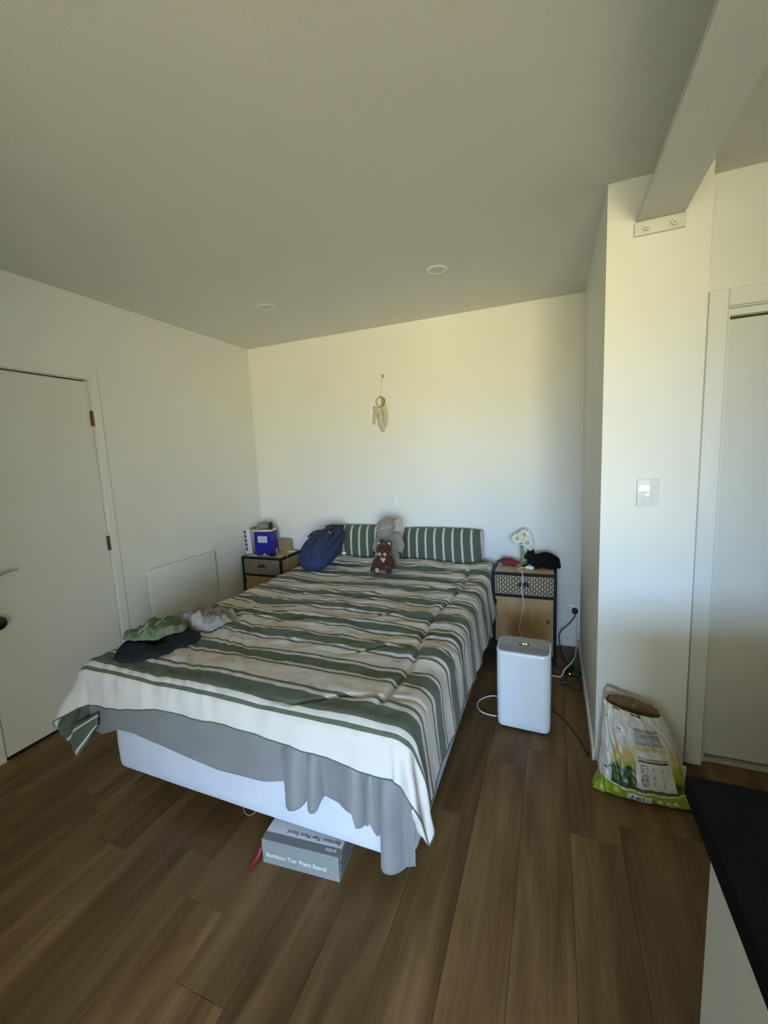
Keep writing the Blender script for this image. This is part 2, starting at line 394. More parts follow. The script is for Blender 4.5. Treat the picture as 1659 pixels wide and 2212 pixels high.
# ------------------------------------------------------------------ kitchen bench
STONE = mat('dark_stone', (.006, .006, .0062), .8, (.011, .011, .0112), 180, spec=.03)
CABW = mat('white_laminate', (.62, .61, .56), .5, (.64, .63, .58), 8)
kb = thing('kitchen_bench', (1.7, .5, 0), 'kitchen bench with dark stone top and white side in the lower right corner', 'bench')
adopt(kb, box('benchtop', (.229, .215, .862), (XR-.002, .838, .90), STONE, bev=.002, seg=1),
      box('side_panel', (.243, .235, .0), (.263, .742, .8618), CABW, bev=.0015, seg=1),
      box('back_panel', (.2635, .722, .0), (XR-.002, .742, .8618), CABW, bev=.0015, seg=1),
      boxes('carcass', [((.264, .26, .1), (XR-.002, .7215, .8618)), ((.264, .32, 0), (XR-.002, .7215, .0995))], CABW))

# ------------------------------------------------------------------ downlights
for (dx, dy, lab) in ((-1.825, 2.513, 'recessed round downlight in the ceiling, the one nearer the left wall'), (-.626, 2.507, 'recessed round downlight in the ceiling, the one nearer the beam')):
    t = thing('downlight', (dx, dy, ZC), lab, 'downlight', 'ceiling downlights')
    a = lathe('trim_ring', [(.040, -.001), (.052, -.003), (.058, -.0035), (.062, -.0005), (.062, -.0001), (.040, -.0001)], PLASTW, seg=36, mtx=Matrix.Translation((dx, dy, ZC)))
    b = lathe('lens', [(0, -.0022), (.039, -.0018), (.040, -.0002), (0, -.0002)], mat('frosted_lens', (.66, .65, .58), .5, (.68, .67, .6), 30), seg=32, mtx=Matrix.Translation((dx, dy, ZC)))
    adopt(t, a, b)

# ------------------------------------------------------------------ wall plates
def plate(name, cx, z0, z1, w, y, label, cat, rocker, glossy=False):
    t = thing(name, (cx, y, z0), label, cat)
    M = mat('gloss_plate', (.80, .80, .77), .08, (.81, .81, .78), 20) if glossy else PLASTW
    a = box('plate', (cx-w/2, y-.009, z0), (cx+w/2, y-.0003, z1), M, bev=.002)
    zc = (z0+z1)/2
    bm = bmesh.new(); bm_box(bm, (cx-rocker[0]/2, y-.0125, zc-rocker[1]/2), (cx+rocker[0]/2, y-.0088, zc+rocker[1]/2))
    bmesh.ops.bevel(bm, geom=list(bm.edges), offset=.001, segments=1, affect='EDGES')
    b = from_bm('rocker', bm, mat('plate_grey', (.55, .55, .53), .3, (.57, .57, .55), 20))
    adopt(t, a, b); return t
plate('light_switch', -1.258, 1.047, 1.168, .075, YB, 'white light switch on the wall above the pillows', 'switch', (.012, .004))
plate('wall_plate', .3775, 1.239, 1.355, .081, YC, 'shiny white switch plate on the projecting wall', 'switch', (.018, .010), glossy=True)
# power outlet with black plug
so = thing('power_outlet', (.152, YB, .23), 'white power outlet low in the corner behind the right bedside table', 'outlet')
adopt(so, box('plate', (.112, YB-.009, .228), (.190, YB-.0003, .333), PLASTW, bev=.002),
      box('rocker', (.118, YB-.012, .300), (.128, YB-.0088, .318), PLASTW, bev=.001, seg=1))

# ------------------------------------------------------------------ panel heater on left wall
ht = thing('panel_heater', (XL, 2.32, .2), 'flat white panel heater mounted low on the left wall', 'heater')
hx = XL+.030
hp = [box('panel', (hx, 2.006, .17), (hx+.010, 2.630, .782), mat('heater_panel', (.74, .73, .68), .5, (.75, .74, .69), 4), bev=.002)]
for yy in (2.03, 2.605):
    for zz in (.195, .755):
        mt = Matrix.Translation((XL+.0003, yy, zz)) @ Matrix.Rotation(math.radians(90), 4, 'Y')
        hp.append(lathe('standoff', [(0, 0), (.010, 0), (.010, .0298), (0, .0298)], PLASTW, seg=14, mtx=mt))
        mt = Matrix.Translation((hx+.010, yy, zz)) @ Matrix.Rotation(math.radians(90), 4, 'Y')
        hp.append(lathe('screw_cap', [(0, 0), (.008, 0), (.007, .004), (.003, .0055), (0, .0055)], PLASTW, seg=14, mtx=mt))
adopt(ht, *hp)

# ------------------------------------------------------------------ bed base
BX0, BX1, BY0, BY1 = -1.905, -0.432, 1.172, 3.27
WHITECLOTH = mat('white_cotton', (.56, .555, .60), .85, (.52, .515, .56), 6, bump=.3, bscale=500, spec=.2)
bed = thing('bed', (-1.17, 2.2, 0), 'double bed base and mattress wrapped in a white fitted sheet', 'bed')
def rrect_loop(x0, x1, y0, y1, r, n=6, spacing=.03):
    pts = []
    def arc(cx, cy, a0):
        for i in range(n+1):
            a = a0+math.pi/2*i/n; pts.append((cx+r*math.cos(a), cy+r*math.sin(a)))
    def seg(p, q):
        k = max(1, int(math.hypot(q[0]-p[0], q[1]-p[1])/spacing))
        for i in range(1, k): pts.append((p[0]+(q[0]-p[0])*i/k, p[1]+(q[1]-p[1])*i/k))
    arc(x0+r, y0+r, math.pi); seg(pts[-1], (x1-r, y0)); arc(x1-r, y0+r, -math.pi/2); seg(pts[-1], (x1, y1-r))
    arc(x1-r, y1-r, 0); seg(pts[-1], (x0+r, y1)); arc(x0+r, y1-r, math.pi/2); seg(pts[-1], (x0, y0+r))
    return np.array(pts)
lp = rrect_loop(BX0, BX1, BY0, BY1, .07)
cen = np.array([(BX0+BX1)/2, (BY0+BY1)/2]); dirn = (lp-cen)
zs = [.118, .122, .13, .16, .20, .24, .28, .32, .36, .40, .44, .48, .52, .545, .56]
ins = [.020, .006, .0, -.002, -.003, -.003, -.002, .0, .002, .001, 0, .001, .006, .02, .05]
Xg, Yg, Zg = [], [], []
nrm = np.roll(lp, -1, 0)-np.roll(lp, 1, 0); nrm = np.stack([nrm[:, 1], -nrm[:, 0]], 1); nrm /= np.linalg.norm(nrm, axis=1)[:, None]
ss = np.concatenate([[0], np.cumsum(np.linalg.norm(np.diff(lp, axis=0), axis=1))])
for z, i in zip(zs, ins):
    w = .0028*pn(ss*3.0+z*2, z*26+ss*1.2)+.002*pn(ss*1.5, z*60)
    sag = .010*np.sin((lp[:, 0]-BX0)*2.1)*(z < .2)
    q = lp+nrm*(-i+w)[:, None]
    Xg.append(q[:, 0]); Yg.append(q[:, 1]); Zg.append(np.full(len(lp), z)-sag*.6)
base = gridmesh('fitted_cover', np.array(Xg).T, np.array(Yg).T, np.array(Zg).T, WHITECLOTH, closed_u=True)
under = boxes('slat_base', [((BX0+.03, BY0+.03, .125), (BX1-.03, BY1-.03, .135))], mat('underside', (.05, .05, .05), .9, (.06, .06, .06), 20))
topm = boxes('mattress_top', [((BX0+.06, BY0+.06, .50), (BX1-.06, BY1-.06, .558))], WHITECLOTH)
bp_ = [base, under, topm]
for lx in (BX0+.12, BX1-.12):
    for ly in (BY0+.22, (BY0+BY1)/2, BY1-.15):
        bp_.append(lathe('leg', [(0, .0005), (.022, .0005), (.026, .03), (.026, .126), (0, .126)], BLKMET, seg=16, mtx=Matrix.Translation((lx, ly, 0))))
adopt(bed, *bp_)

# ------------------------------------------------------------------ duvet
def stripe_mat(name, axis, period, phase, wide, thin0, thin1, green, light, light2, cloth_bump=.25):
    m = bpy.data.materials.new(name); m.use_nodes = True; nt = m.node_tree; b = nt.nodes['Principled BSDF']; N = nt.nodes.new; L = nt.links.new
    uv = N('ShaderNodeUVMap'); uv.uv_map = 'UVMap'; sp = N('ShaderNodeSeparateXYZ'); L(uv.outputs[0], sp.inputs[0])
    def M(op, a, b_=None):
        n = N('ShaderNodeMath'); n.operation = op
        for i, q in enumerate((a, b_)):
            if q is None: continue
            if isinstance(q, (int, float)): n.inputs[i].default_value = q
            else: L(q, n.inputs[i])
        return n.outputs[0]
    t = sp.outputs[axis]
    p = M('FRACT', M('DIVIDE', M('SUBTRACT', t, phase), period))
    d = M('MULTIPLY', M('ABSOLUTE', M('SUBTRACT', p, .5)), period)
    inw = M('LESS_THAN', d, wide)
    if thin1 > 0:
        th = M('MULTIPLY', M('GREATER_THAN', d, thin0), M('LESS_THAN', d, thin1))
        g = M('MAXIMUM', inw, th)
        g = M('MULTIPLY', g, M('GREATER_THAN', t, -.055))
        between = M('GREATER_THAN', d, thin1)
    else:
        g = inw; between = None
    nz = N('ShaderNodeTexNoise'); nz.inputs['Scale'].default_value = 220; nz.inputs['Detail'].default_value = 2
    mpn = N('ShaderNodeMapping'); mpn.inputs['Scale'].default_value = (1, .35, 1); L(uv.outputs[0], mpn.inputs[0]); L(mpn.outputs[0], nz.inputs['Vector'])
    lite = N('ShaderNodeMix'); lite.data_type = 'RGBA'; lite.inputs[6].default_value = (*light, 1); lite.inputs[7].default_value = (*light2, 1)
    if between is not None: L(M('MULTIPLY', between, M('GREATER_THAN', t, .0)), lite.inputs[0])
    else: lite.inputs[0].default_value = 0
    gm = N('ShaderNodeMix'); gm.data_type = 'RGBA'; L(nz.outputs['Fac'], gm.inputs[0])
    gm.inputs[6].default_value = (*[c*.72 for c in green], 1); gm.inputs[7].default_value = (*[c*1.3 for c in green], 1)
    mx = N('ShaderNodeMix'); mx.data_type = 'RGBA'; L(g, mx.inputs[0]); L(lite.outputs[2], mx.inputs[6]); L(gm.outputs[2], mx.inputs[7])
    L(mx.outputs[2], b.inputs['Base Color']); b.inputs['Roughness'].default_value = .9; b.inputs['Specular IOR Level'].default_value = .15
    b.inputs['Sheen Weight'].default_value = .1
    bp = N('ShaderNodeBump'); bp.inputs['Strength'].default_value = cloth_bump; bp.inputs['Distance'].default_value = .001
    L(nz.outputs['Fac'], bp.inputs['Height']); L(bp.outputs[0], b.inputs['Normal'])
    return m
GREEN = (.092, .112, .078); OFFW = (.56, .525, .49); BEIGE = (.56, .51, .46)
DUV = stripe_mat('duvet_stripe', 1, .212, .272-.106, .033, .051, .064, GREEN, OFFW, BEIGE)
DUVB = stripe_mat('duvet_reverse', 0, .17, .0, .074, 0, -1, GREEN, OFFW, OFFW)

DX0, DX1, DYF = -1.875, -0.455, 1.155
DR = .065
def duvet_pos(S, Tt):
    """S = world x along the top cloth, Tt = y - DYF along the top; beyond the edges it turns down"""
    a = np.where(S > DX1, S-DX1, np.where(S < DX0, S-DX0, 0.0))
    b = np.where(Tt < 0, Tt, 0.0)
    r = np.hypot(a, b); rs = np.where(r < 1e-9, 1, r); ux, uy = a/rs, b/rs
    k = DR*math.pi/2
    H = np.where(r < k, DR*np.sin(np.minimum(r, k)/DR), DR+.10*(r-k)); D = np.where(r < k, DR*(1-np.cos(np.minimum(r, k)/DR)), DR+.985*(r-k))
    th = np.arctan2(-b, np.abs(a)+1e-9)
    corner = np.sin(2*th)*np.clip(r/.2, 0, 1)
    hang = np.clip((r-.06)/.1, 0, 1.5)
    left = (S < DX0)
    H = H+corner*np.where(left, .10, .045)*np.clip(r/.3, 0, 1.2)
    H = H+corner*.016*np.sin(th*9)*np.clip(r/.2, 0, 1.3)
    fs = np.where(np.abs(a) > 1e-6, Tt, S)
    H = H+hang*(.010*pn(fs*6, r*2+4)+.006*pn(fs*14, r*2+9))
    X = np.clip(S, DX0, DX1)+ux*H; Y = DYF+np.clip(Tt, 0, None)+uy*H
    Z = .655-D
    # crown
    Z = Z+.012*np.exp(-((Tt-.12)/.12)**2)-.012*sstep(.3, 1.0, Tt)*sstep(2.0, 1.2, Tt)
    Z = Z+.02*sstep(1.6, 1.95, Tt)*(r < .4)
    return X, Y, Z, r
def duvet_wrinkle(S, Tt, r):
    top = np.clip(1-r/.25, .35, 1)
    wS = S+.05*pn(S*4+2, Tt*4); wT = Tt+.05*pn(S*4, Tt*4+7)
    w = .016*pn(wS*2.2+3, wT*2.6)+.008*pn(wS*6, wT*7+2)
    head = sstep(1.0, 1.7, Tt)
    w = w+head*(.020*ridge(pn(wS*2.3+9, wT*10+wS*1.6))-.010)+head*.009*pn(wS*5, wT*24)
    mid = sstep(.22, .55, Tt)*sstep(1.5, .95, Tt)
    w = w+mid*(.018*ridge(pn(wS*2.2+1+wT, wT*7-wS*1.5))-.009)+mid*.007*ridge(pn(wS*5+wT*3, wT*15-wS*4))
    lf = sstep(-.95, -1.5, S)*sstep(.95, .55, Tt)*sstep(-.12, .12, Tt)
    w = w+lf*(.012*ridge(pn((wS+wT*.9)*13, (wS-wT)*2.2))-.006)
    rt = sstep(-1.0, -.7, S)*sstep(-.1, .2, Tt)
    w = w+rt*.006*pn((wS-wT)*7, (wS+wT)*9)
    w = w+.0030*pn(wS*16, wT*20)+.0016*pn(wS*34, wT*40)
    fb = sstep(.05, -.05, Tt)
    w = w+fb*.011*ridge(pn(wS*9, Tt*2))*(.45+.8*sstep(-.9, -1.3, S))
    seam = DX1-.10+.022*np.sin(Tt*5.5)+.015*pn(Tt*6, 3.3)
    w = w-.020*np.exp(-((S-seam)/.013)**2)*sstep(.02, .1, Tt)*sstep(2.0, 1.7, Tt)
    w = w+.010*pn(Tt*18, S*5)*np.exp(-((S-seam)/.06)**2)
    for k, tq in enumerate((.10, .50, .92, 1.36)):
        arc = tq+.03*np.sin((S-seam)*7+k)-.10*sstep(.12, .32, seam-S)
        w = w-.013*np.exp(-((Tt-arc)/.010)**2)*sstep(.40, .05, np.abs(S-seam+.1))
    return w*top
def foot_over(S):
    f = .150+.06*sstep(-1.35, -1.8, S)+.035*sstep(-1.0, -.5, S)+.012*pn(S*4, 1.5)+.004*pn(S*20, 7)
    return f
nS, nT = 330, 400
EL, ER, TH = .34, .345, 1.955
s1 = np.linspace(DX0-EL, DX1+ER, nS)
q1 = np.linspace(0, 1, nT)
Sg, Qg = np.meshgrid(s1, q1, indexing='ij')
Fo = foot_over(np.clip(Sg, DX0, DX1))
Tg = -Fo+(TH+Fo)*Qg
# hem of the long sides wanders a little
e = np.where(Sg > DX1, (Sg-DX1)*(1+.10*pn(Tg*2.2, 5.5)+.03*pn(Tg*9, 2.5)), 0)+np.where(Sg < DX0, (Sg-DX0)*(1+.1*pn(Tg*2, 8.5)), 0)
S2 = np.clip(Sg, DX0, DX1)+e
X, Y, Z, Rr = duvet_pos(S2, Tg)
Wd = duvet_wrinkle(S2, Tg, Rr)
def normals(X, Y, Z):
    P = np.stack([X, Y, Z], -1); du = np.gradient(P, axis=0); dv = np.gradient(P, axis=1)
    n = np.cross(du, dv); n /= np.linalg.norm(n, axis=-1, keepdims=True)+1e-12; return n
nn = normals(X, Y, Z)
P = np.stack([X, Y, Z], -1)+nn*Wd[..., None]
P[..., 1] = np.minimum(P[..., 1], 3.20)
_tk = sstep(2.86, 2.925, P[..., 1])
P[..., 0] = np.where(P[..., 0] > -.402, P[..., 0]*(1-_tk)+(-.402+.08*(P[..., 0]+.402)*0-.0005*np.arange(nS)[:, None]/nS)*_tk, P[..., 0])   # tucked beside the bedside table
Ustripe = np.interp(Tg, [-.40, -.056, .080, .193, .258, 3.0], [-.34, -.002, .122, .21, .272, 3.014])+.006*pn(S2*3, Tg*3)+.004*pn(S2*9, Tg*9)
duv = gridmesh('duvet', P[..., 0], P[..., 1], P[..., 2], [DUV, DUVB], uv=(S2, Ustripe))
tag(duv, 'white and sage-green striped duvet spread over the bed', 'duvet')
md = duv.modifiers.new('thickness', 'SOLIDIFY'); md.thickness = .022; md.offset = -1; md.material_offset = 1; md.material_offset_rim = 0
DP = P
def bed_z(x, y):
    """height of the duvet surface over a point"""
    i = np.searchsorted(s1, x); i = int(np.clip(i, 1, nS-1))
    j = int(np.argmin(np.abs(DP[i, :, 1]-y)))
    return float(DP[i, j, 2])
# dark piping round the hem (foot and long sides)
hem = [tuple(P[0, j]) for j in range(nT-1, -1, -6)]+[tuple(P[i, 0]) for i in range(0, nS, 3)]+[tuple(P[-1, j]) for j in range(0, nT, 6)]
GRC = mat('green_cloth', (.085, .105, .075), .9, (.115, .14, .10), 150, bump=.3, bscale=400, spec=.15)
pp = tube('piping', hem, .0028, GRC, duv, seg=6, smooth_path=False)
# turned corner on the left showing the reverse side
def patch(name, pts_grid, m, parent=None, n=14, thick=.01, amp=.004, uvs=None):
    """bilinear patch from 4 corners with bulge"""
    A, B, Cc, Dd = [np.array(p) for p in pts_grid]
    u, v = np.meshgrid(np.linspace(0, 1, n), np.linspace(0, 1, n), indexing='ij')
    Pp = (A*((1-u)*(1-v))[..., None]+B*(u*(1-v))[..., None]+Cc*(u*v)[..., None]+Dd*((1-u)*v)[..., None])
    nr = np.cross(B-A, Dd-A); nr = nr/np.linalg.norm(nr)
    Pp = Pp+nr*(amp*4*u*(1-u)*4*v*(1-v)*2+amp*pn(u*4+1, v*4+A[0]*9))[..., None]
    o = gridmesh(name, Pp[..., 0], Pp[..., 1], Pp[..., 2], m, parent, uv=(u*.16 if uvs is None else u*uvs, v*.16))
    s = o.modifiers.new('thickness', 'SOLIDIFY'); s.thickness = thick; s.offset = -1
    return o
DUVC = stripe_mat('duvet_reverse_corner', 0, .17, .06, .072, 0, -1, GREEN, OFFW, OFFW)
patch('turned_corner', [(-2.075, 1.085, .325), (-1.955, 1.045, .235), (-1.855, 1.085, .375), (-1.86, 1.10, .435)], DUVC, duv, uvs=.26)

# ------------------------------------------------------------------ grey top sheet hanging at the foot
GREYSH = mat('grey_satin_sheet', (.180, .176, .176), .55, (.205, .20, .20), 8, bump=.15, bscale=400, spec=.35, sheen=.2)
hx_ = [-1.93, -1.86, -1.75, -1.66, -1.578, -1.35, -1.204, -1.0, -.905, -.893, -.86, -.83, -.800, -.790, -.776, -.762, -.753, -.705, -.63, -.606, -.600, -.579, -.55, -.543, -.537, -.521, -.516, -.508, -.48, -.445, -.425, -.41]
hz_ = [.34, .325, .372, .376, .362, .335, .318, .325, .335, .268, .262, .280, .308, .290, .279, .285, .322, .319, .330, .330, .281, .276, .296, .318, .266, .257, .275, .152, .140, .128, .142, .16]
nA, nB = 360, 40
xa = np.linspace(-1.93, -.408, nA); vb = np.linspace(0, 1, nB)
Xs, Vb = np.meshgrid(xa, vb, indexing='ij')
hz = np.interp(xa, hx_, hz_)
# pleats: strong between -.95 and -.4
am = .004+.020*sstep(-1.0, -.88, xa)
ph = np.interp(xa, [-1.93, -1.0, -.91, -.85, -.80, -.77, -.74, -.66, -.60, -.575, -.545, -.52, -.50, -.45, -.408], [0, 2, 3.14, 6.28, 9.42, 12.5, 15.7, 17, 18.8, 22, 25, 28, 31.4, 34.5, 37.7])
fold = am*np.cos(ph)
top_z = .585
Zs = top_z+(hz[:, None]-top_z)*Vb
env = sstep(0, .5, Vb)
Ys = 1.150-.006-.020*env-(fold[:, None]+.008)*(.25+.75*Vb)*env+.003*pn(Xs*5, Zs*8)
Ys = Ys+.0-.03*sstep(-.47, -.41, Xs)*0
# wrap of the right-hand end round the corner
wrap = sstep(-.475, -.408, Xs)
Ys = Ys+.045*wrap**2
Xs2 = Xs+.012*Vb*np.sin(ph)[:, None]*sstep(-1.0, -.88, xa)[:, None]-.0*wrap
sh = gridmesh('flat_sheet', Xs2, Ys, Zs, GREYSH)
tag(sh, 'grey satin sheet hanging in folds from under the duvet at the bed foot', 'sheet')
s_ = sh.modifiers.new('thickness', 'SOLIDIFY'); s_.thickness = .0025; s_.offset = 0

# ------------------------------------------------------------------ pillows
PILM = stripe_mat('pillow_stripe', 0, .0735, .0, .0285, 0, -1, GREEN, OFFW, OFFW)
def pillow(cx, w, h, zb, label, lean, rz, seedv, phase):
    n = 70
    u, v = np.meshgrid(np.linspace(-1, 1, n), np.linspace(-1, 1, n), indexing='ij')
    prof = (np.clip(1-np.abs(u)**5.0, 0, 1)**.5)*(np.clip(1-np.abs(v)**2.6, 0, 1)**.55)
    th = .078*prof
    # pinch outline
    xx = u*w/2*(1-.03*np.abs(v)**2); zz = v*h/2*(1-.06*np.abs(u)**3)
    wr = .006*pn(u*3+seedv, v*3)+.004*pn(u*7, v*4+seedv)
    t = thing('pillow', (cx, 3.17, zb), label, 'pillow', 'striped pillows against the back wall', rz=rz)
    out = []
    for sgn in (-1, 1):
        Yf = sgn*(th+wr*prof)
        a = math.radians(lean)
        yy = Yf*math.cos(a)+(zz+h/2)*math.sin(a); z2 = (zz+h/2)*math.cos(a)-Yf*math.sin(a)
        out.append((xx, yy, z2))
    Xc = np.concatenate([out[0][0], out[1][0][::-1]], 0); Yc = np.concatenate([out[0][1], out[1][1][::-1]], 0); Zc_ = np.concatenate([out[0][2], out[1][2][::-1]], 0)
    Uc = np.concatenate([xx+phase+.10*v*h/2, (xx+phase)[::-1]], 0); Vc = np.concatenate([zz, zz[::-1]], 0)
    o = gridmesh('pillowcase', Xc, Yc, Zc_, PILM, t, uv=(Uc, Vc))
    edge = [(float(xx[i, -1]), float(out[0][1][i, -1]), float(out[0][2][i, -1])) for i in range(0, n, 3)]
    tube('seam', edge, .003, GRC, t, seg=6, smooth_path=False)
    return t
pillow(-1.575, .66, .365, .562, 'green pillow with white stripes, behind the blue backpack', 14, math.radians(2), 1.0, .02)
pillow(-.825, .67, .355, .562, 'green pillow with white stripes, nearer the flowers', 14, math.radians(-2), 5.0, .035)

# ------------------------------------------------------------------ bedside tables
OAK = mat('oak_board', (.40, .245, .105), .5, (.49, .31, .145), 3, stretch=(14, 14, 1.2), bump=.1, bscale=40)
OAKT = mat('oak_top', (.47, .32, .165), .45, (.55, .39, .21), 3, stretch=(2, 14, 14))
FRET = mat('fret_pale', (.52, .42, .26), .6, (.58, .47, .30), 30)
FRETD = mat('fret_dark', (.045, .032, .022), .7, (.06, .042, .03), 30)
def nightstand(x0, y0, label, hinge_left, rz=0.0):
    W_, D_, H_ = .43, .335, .655
    t = thing('bedside_table', (x0+W_/2, y0+D_/2, 0), label, 'bedside table', 'pair of bedside tables', rz=rz)
    a = -W_/2; f = -D_/2
    fr = .020
    bm = bmesh.new()
    for sx in (a, -a-fr):
        for sy in (f, -f-fr):
            bm_box(bm, (sx, sy, .0006), (sx+fr, sy+fr, H_))
    e_ = .0008
    for zz, hh in ((H_-.022, .022), (.478, .018), (.045, .018)):
        bm_box(bm, (a+fr, f+e_, zz), (-a-fr, f+fr-e_, zz+hh-e_)); bm_box(bm, (a+fr, -f-fr+e_, zz), (-a-fr, -f-e_, zz+hh-e_))
        bm_box(bm, (a+e_, f+fr, zz), (a+fr-e_, -f-fr, zz+hh-e_)); bm_box(bm, (-a-fr+e_, f+fr, zz), (-a-e_, -f-fr, zz+hh-e_))
    from_bm('metal_frame', bm, BLKMET, t)
    box('top_board', (a+fr+.0005, f+fr+.0005, H_-.016), (-a-fr-.0005, -f-fr-.0005, H_+.001), OAKT, t)
    box('side_panel', (a+.006, f+fr+.0005, .0635), (a+.014, -f-fr-.0005, H_-.023), OAK, t)
    box('side_panel', (-a-.014, f+fr+.0005, .0635), (-a-.006, -f-fr-.0005, H_-.023), OAK, t)
    box('back_panel', (a+fr+.0005, -f-.014, .0635), (-a-fr-.0005, -f-.006, H_-.023), OAK, t)
    box('floor_board', (a+fr+.0005, f+fr+.0005, .050), (-a-fr-.0005, -f-fr-.0005, .062), OAK, t)
    # drawer
    dz0, dz1 = .499, H_-.0245
    dr = box('drawer', (a+fr+.002, f+.004, dz0), (-a-fr-.002, -f-.03, dz1), FRET, t)
    n_, k_ = 11, 4
    cw = (W_-2*fr-.008)/n_; ch = (dz1-dz0-.004)/k_
    V, Fc = [], []
    def petal(cx, cz, ang, l, wd):
        i0 = len(V); m_ = 8; pts = []
        for q in range(m_+1):
            tt = -1+2*q/m_; pts.append((tt*l, wd*(1-tt*tt)))
        for q in range(m_-1, 0, -1):
            tt = -1+2*q/m_; pts.append((tt*l, -wd*(1-tt*tt)))
        c_, s__ = math.cos(ang), math.sin(ang)
        for yy in (f+.0030, f+.0042):
            for (px, pz) in pts: V.append((cx+px*c_-pz*s__, yy, cz+px*s__+pz*c_))
        m2 = len(pts)
        Fc.append(tuple(i0+q for q in range(m2)))
        for q in range(m2): Fc.append((i0+q, i0+m2+q, i0+m2+(q+1) % m2, i0+(q+1) % m2))
    for i in range(n_):
        for j in range(k_):
            cx = a+fr+.004+cw*(i+.5); cz = dz0+.002+ch*(j+.5)
            for sx, sz in ((1, 1), (1, -1), (-1, 1), (-1, -1)):
                petal(cx+sx*cw*.25, cz+sz*ch*.25, math.atan2(sz*ch, sx*cw), math.hypot(cw, ch)*.225, min(cw, ch)*.165)
    fw = raw('fretwork', V, Fc, FRETD, dr); fw['kind'] = 'stuff'
    # cup pull
    V, Fc = [], []
    nu, nv = 16, 8
    for i in range(nu+1):
        th = math.pi*i/nu
        for j in range(nv+1):
            ph = math.pi/2*j/nv
            V.append((.038*math.cos(th), f+.002-.022*math.sin(ph)*(.4+.6*math.sin(th)), .565+.026*math.sin(th)*math.cos(ph)))
    for i in range(nu):
        for j in range(nv): Fc.append((i*(nv+1)+j, (i+1)*(nv+1)+j, (i+1)*(nv+1)+j+1, i*(nv+1)+j+1))
    pu = raw('cup_pull', V, Fc, mat('aged_iron', (.035, .028, .026), .5, (.05, .04, .036), 60, spec=.3), dr, smooth=True)
    sm = pu.modifiers.new('thickness', 'SOLIDIFY'); sm.thickness = .002
    # door
    dd = box('door', (a+fr+.002, f+.004, .066), (-a-fr-.002, f+.018, .4765), OAK, t, bev=.001, seg=1)
    kx = (-a-fr-.035) if hinge_left else (a+fr+.035)
    lathe('knob', [(0, -.001), (.005, -.001), (.005, .010), (.010, .013), (.011, .018), (.008, .022), (0, .023)], BRONZE, dd, seg=18, mtx=Matrix.Translation((kx, f+.004, .325)) @ Matrix.Rotation(math.radians(90), 4, 'X'))
    hxx = a+.012 if hinge_left else -a-.032
    for hz__ in (.435, .125):
        box('hinge', (hxx, f-.004, hz__-.022), (hxx+.020, f+.0035, hz__+.022), BLKMET, dd, bev=.001, seg=1)
    return t
nightstand(-2.634, 2.965, 'wooden bedside table with fretwork drawer in the left corner', True)
nightstand(-.395, 2.952, 'wooden bedside table with fretwork drawer and white charger cable, beside the dehumidifier', True)
NT = .656   # top height

# ------------------------------------------------------------------ things on the left bedside table
BLUE = mat('blue_plastic', (.012, .012, .26), .35, (.015, .015, .30), 20)
bx = thing('blue_box', (-2.46, 3.11, NT+.001), 'upright royal blue box with white label on the left bedside table', 'box', rz=math.radians(6))
bw, bd, bh = .172, .11, .215
boxes('box_body', [((-bw/2, -bd/2, 0), (bw/2, bd/2, bh))], BLUE, bx)
box('front_label', (-.048, -bd/2-.0012, .112), (.050, -bd/2-.0001, .172), mat('pale_label', (.55, .56, .58), .5, (.6, .6, .62), 60), bx)
boxes('lid', [((-bw/2-.004, -bd/2-.004, bh+.0003), (bw/2+.004, bd/2+.004, bh+.014))], mat('cream_card', (.72, .62, .42), .6, (.76, .67, .48), 20), bx)
ZB = NT+.001+bh+.015
GREYC = mat('grey_fabric', (.20, .195, .175), .9, (.26, .25, .23), 40, bump=.4, bscale=120)
def small_bundle(name, c, r, m, label, cat, seedv, amp=.01):
    o = blob(name, (0, 0, r[2]), r, m, None, n=4, amp=amp, fs=28, power=.8, seed=seedv)
    o.location = c; tag(o, label, cat); return o
small_bundle('cloth_pouch', (-2.475, 3.12, ZB), (.062, .045, .030), GREYC, 'crumpled grey cloth pouch on top of the blue box', 'pouch', 3.0)
bt = thing('small_bottle', (-2.395, 3.115, ZB), 'small black bottle standing on the blue box', 'bottle')
lathe('bottle_body', [(0, .0005), (.016, .0005), (.018, .004), (.018, .038), (.012, .044), (0, .044)], BLACK, bt, seg=20)
lathe('cap', [(0, .0443), (.013, .0443), (.013, .060), (.010, .062), (0, .062)], BLKMET, bt, seg=20)
gp = patch('green_packet', [(-2.565, 3.036, ZB+.003), (-2.505, 3.030, ZB+.003), (-2.507, 3.065, ZB+.026), (-2.563, 3.07, ZB+.026)], mat('green_foil', (.03, .16, .03), .4, (.05, .24, .05), 50), n=10, thick=.006, amp=.004)
tag(gp, 'small green packet on the front edge of the blue box', 'packet')
gp.location = (0, 0, .006)
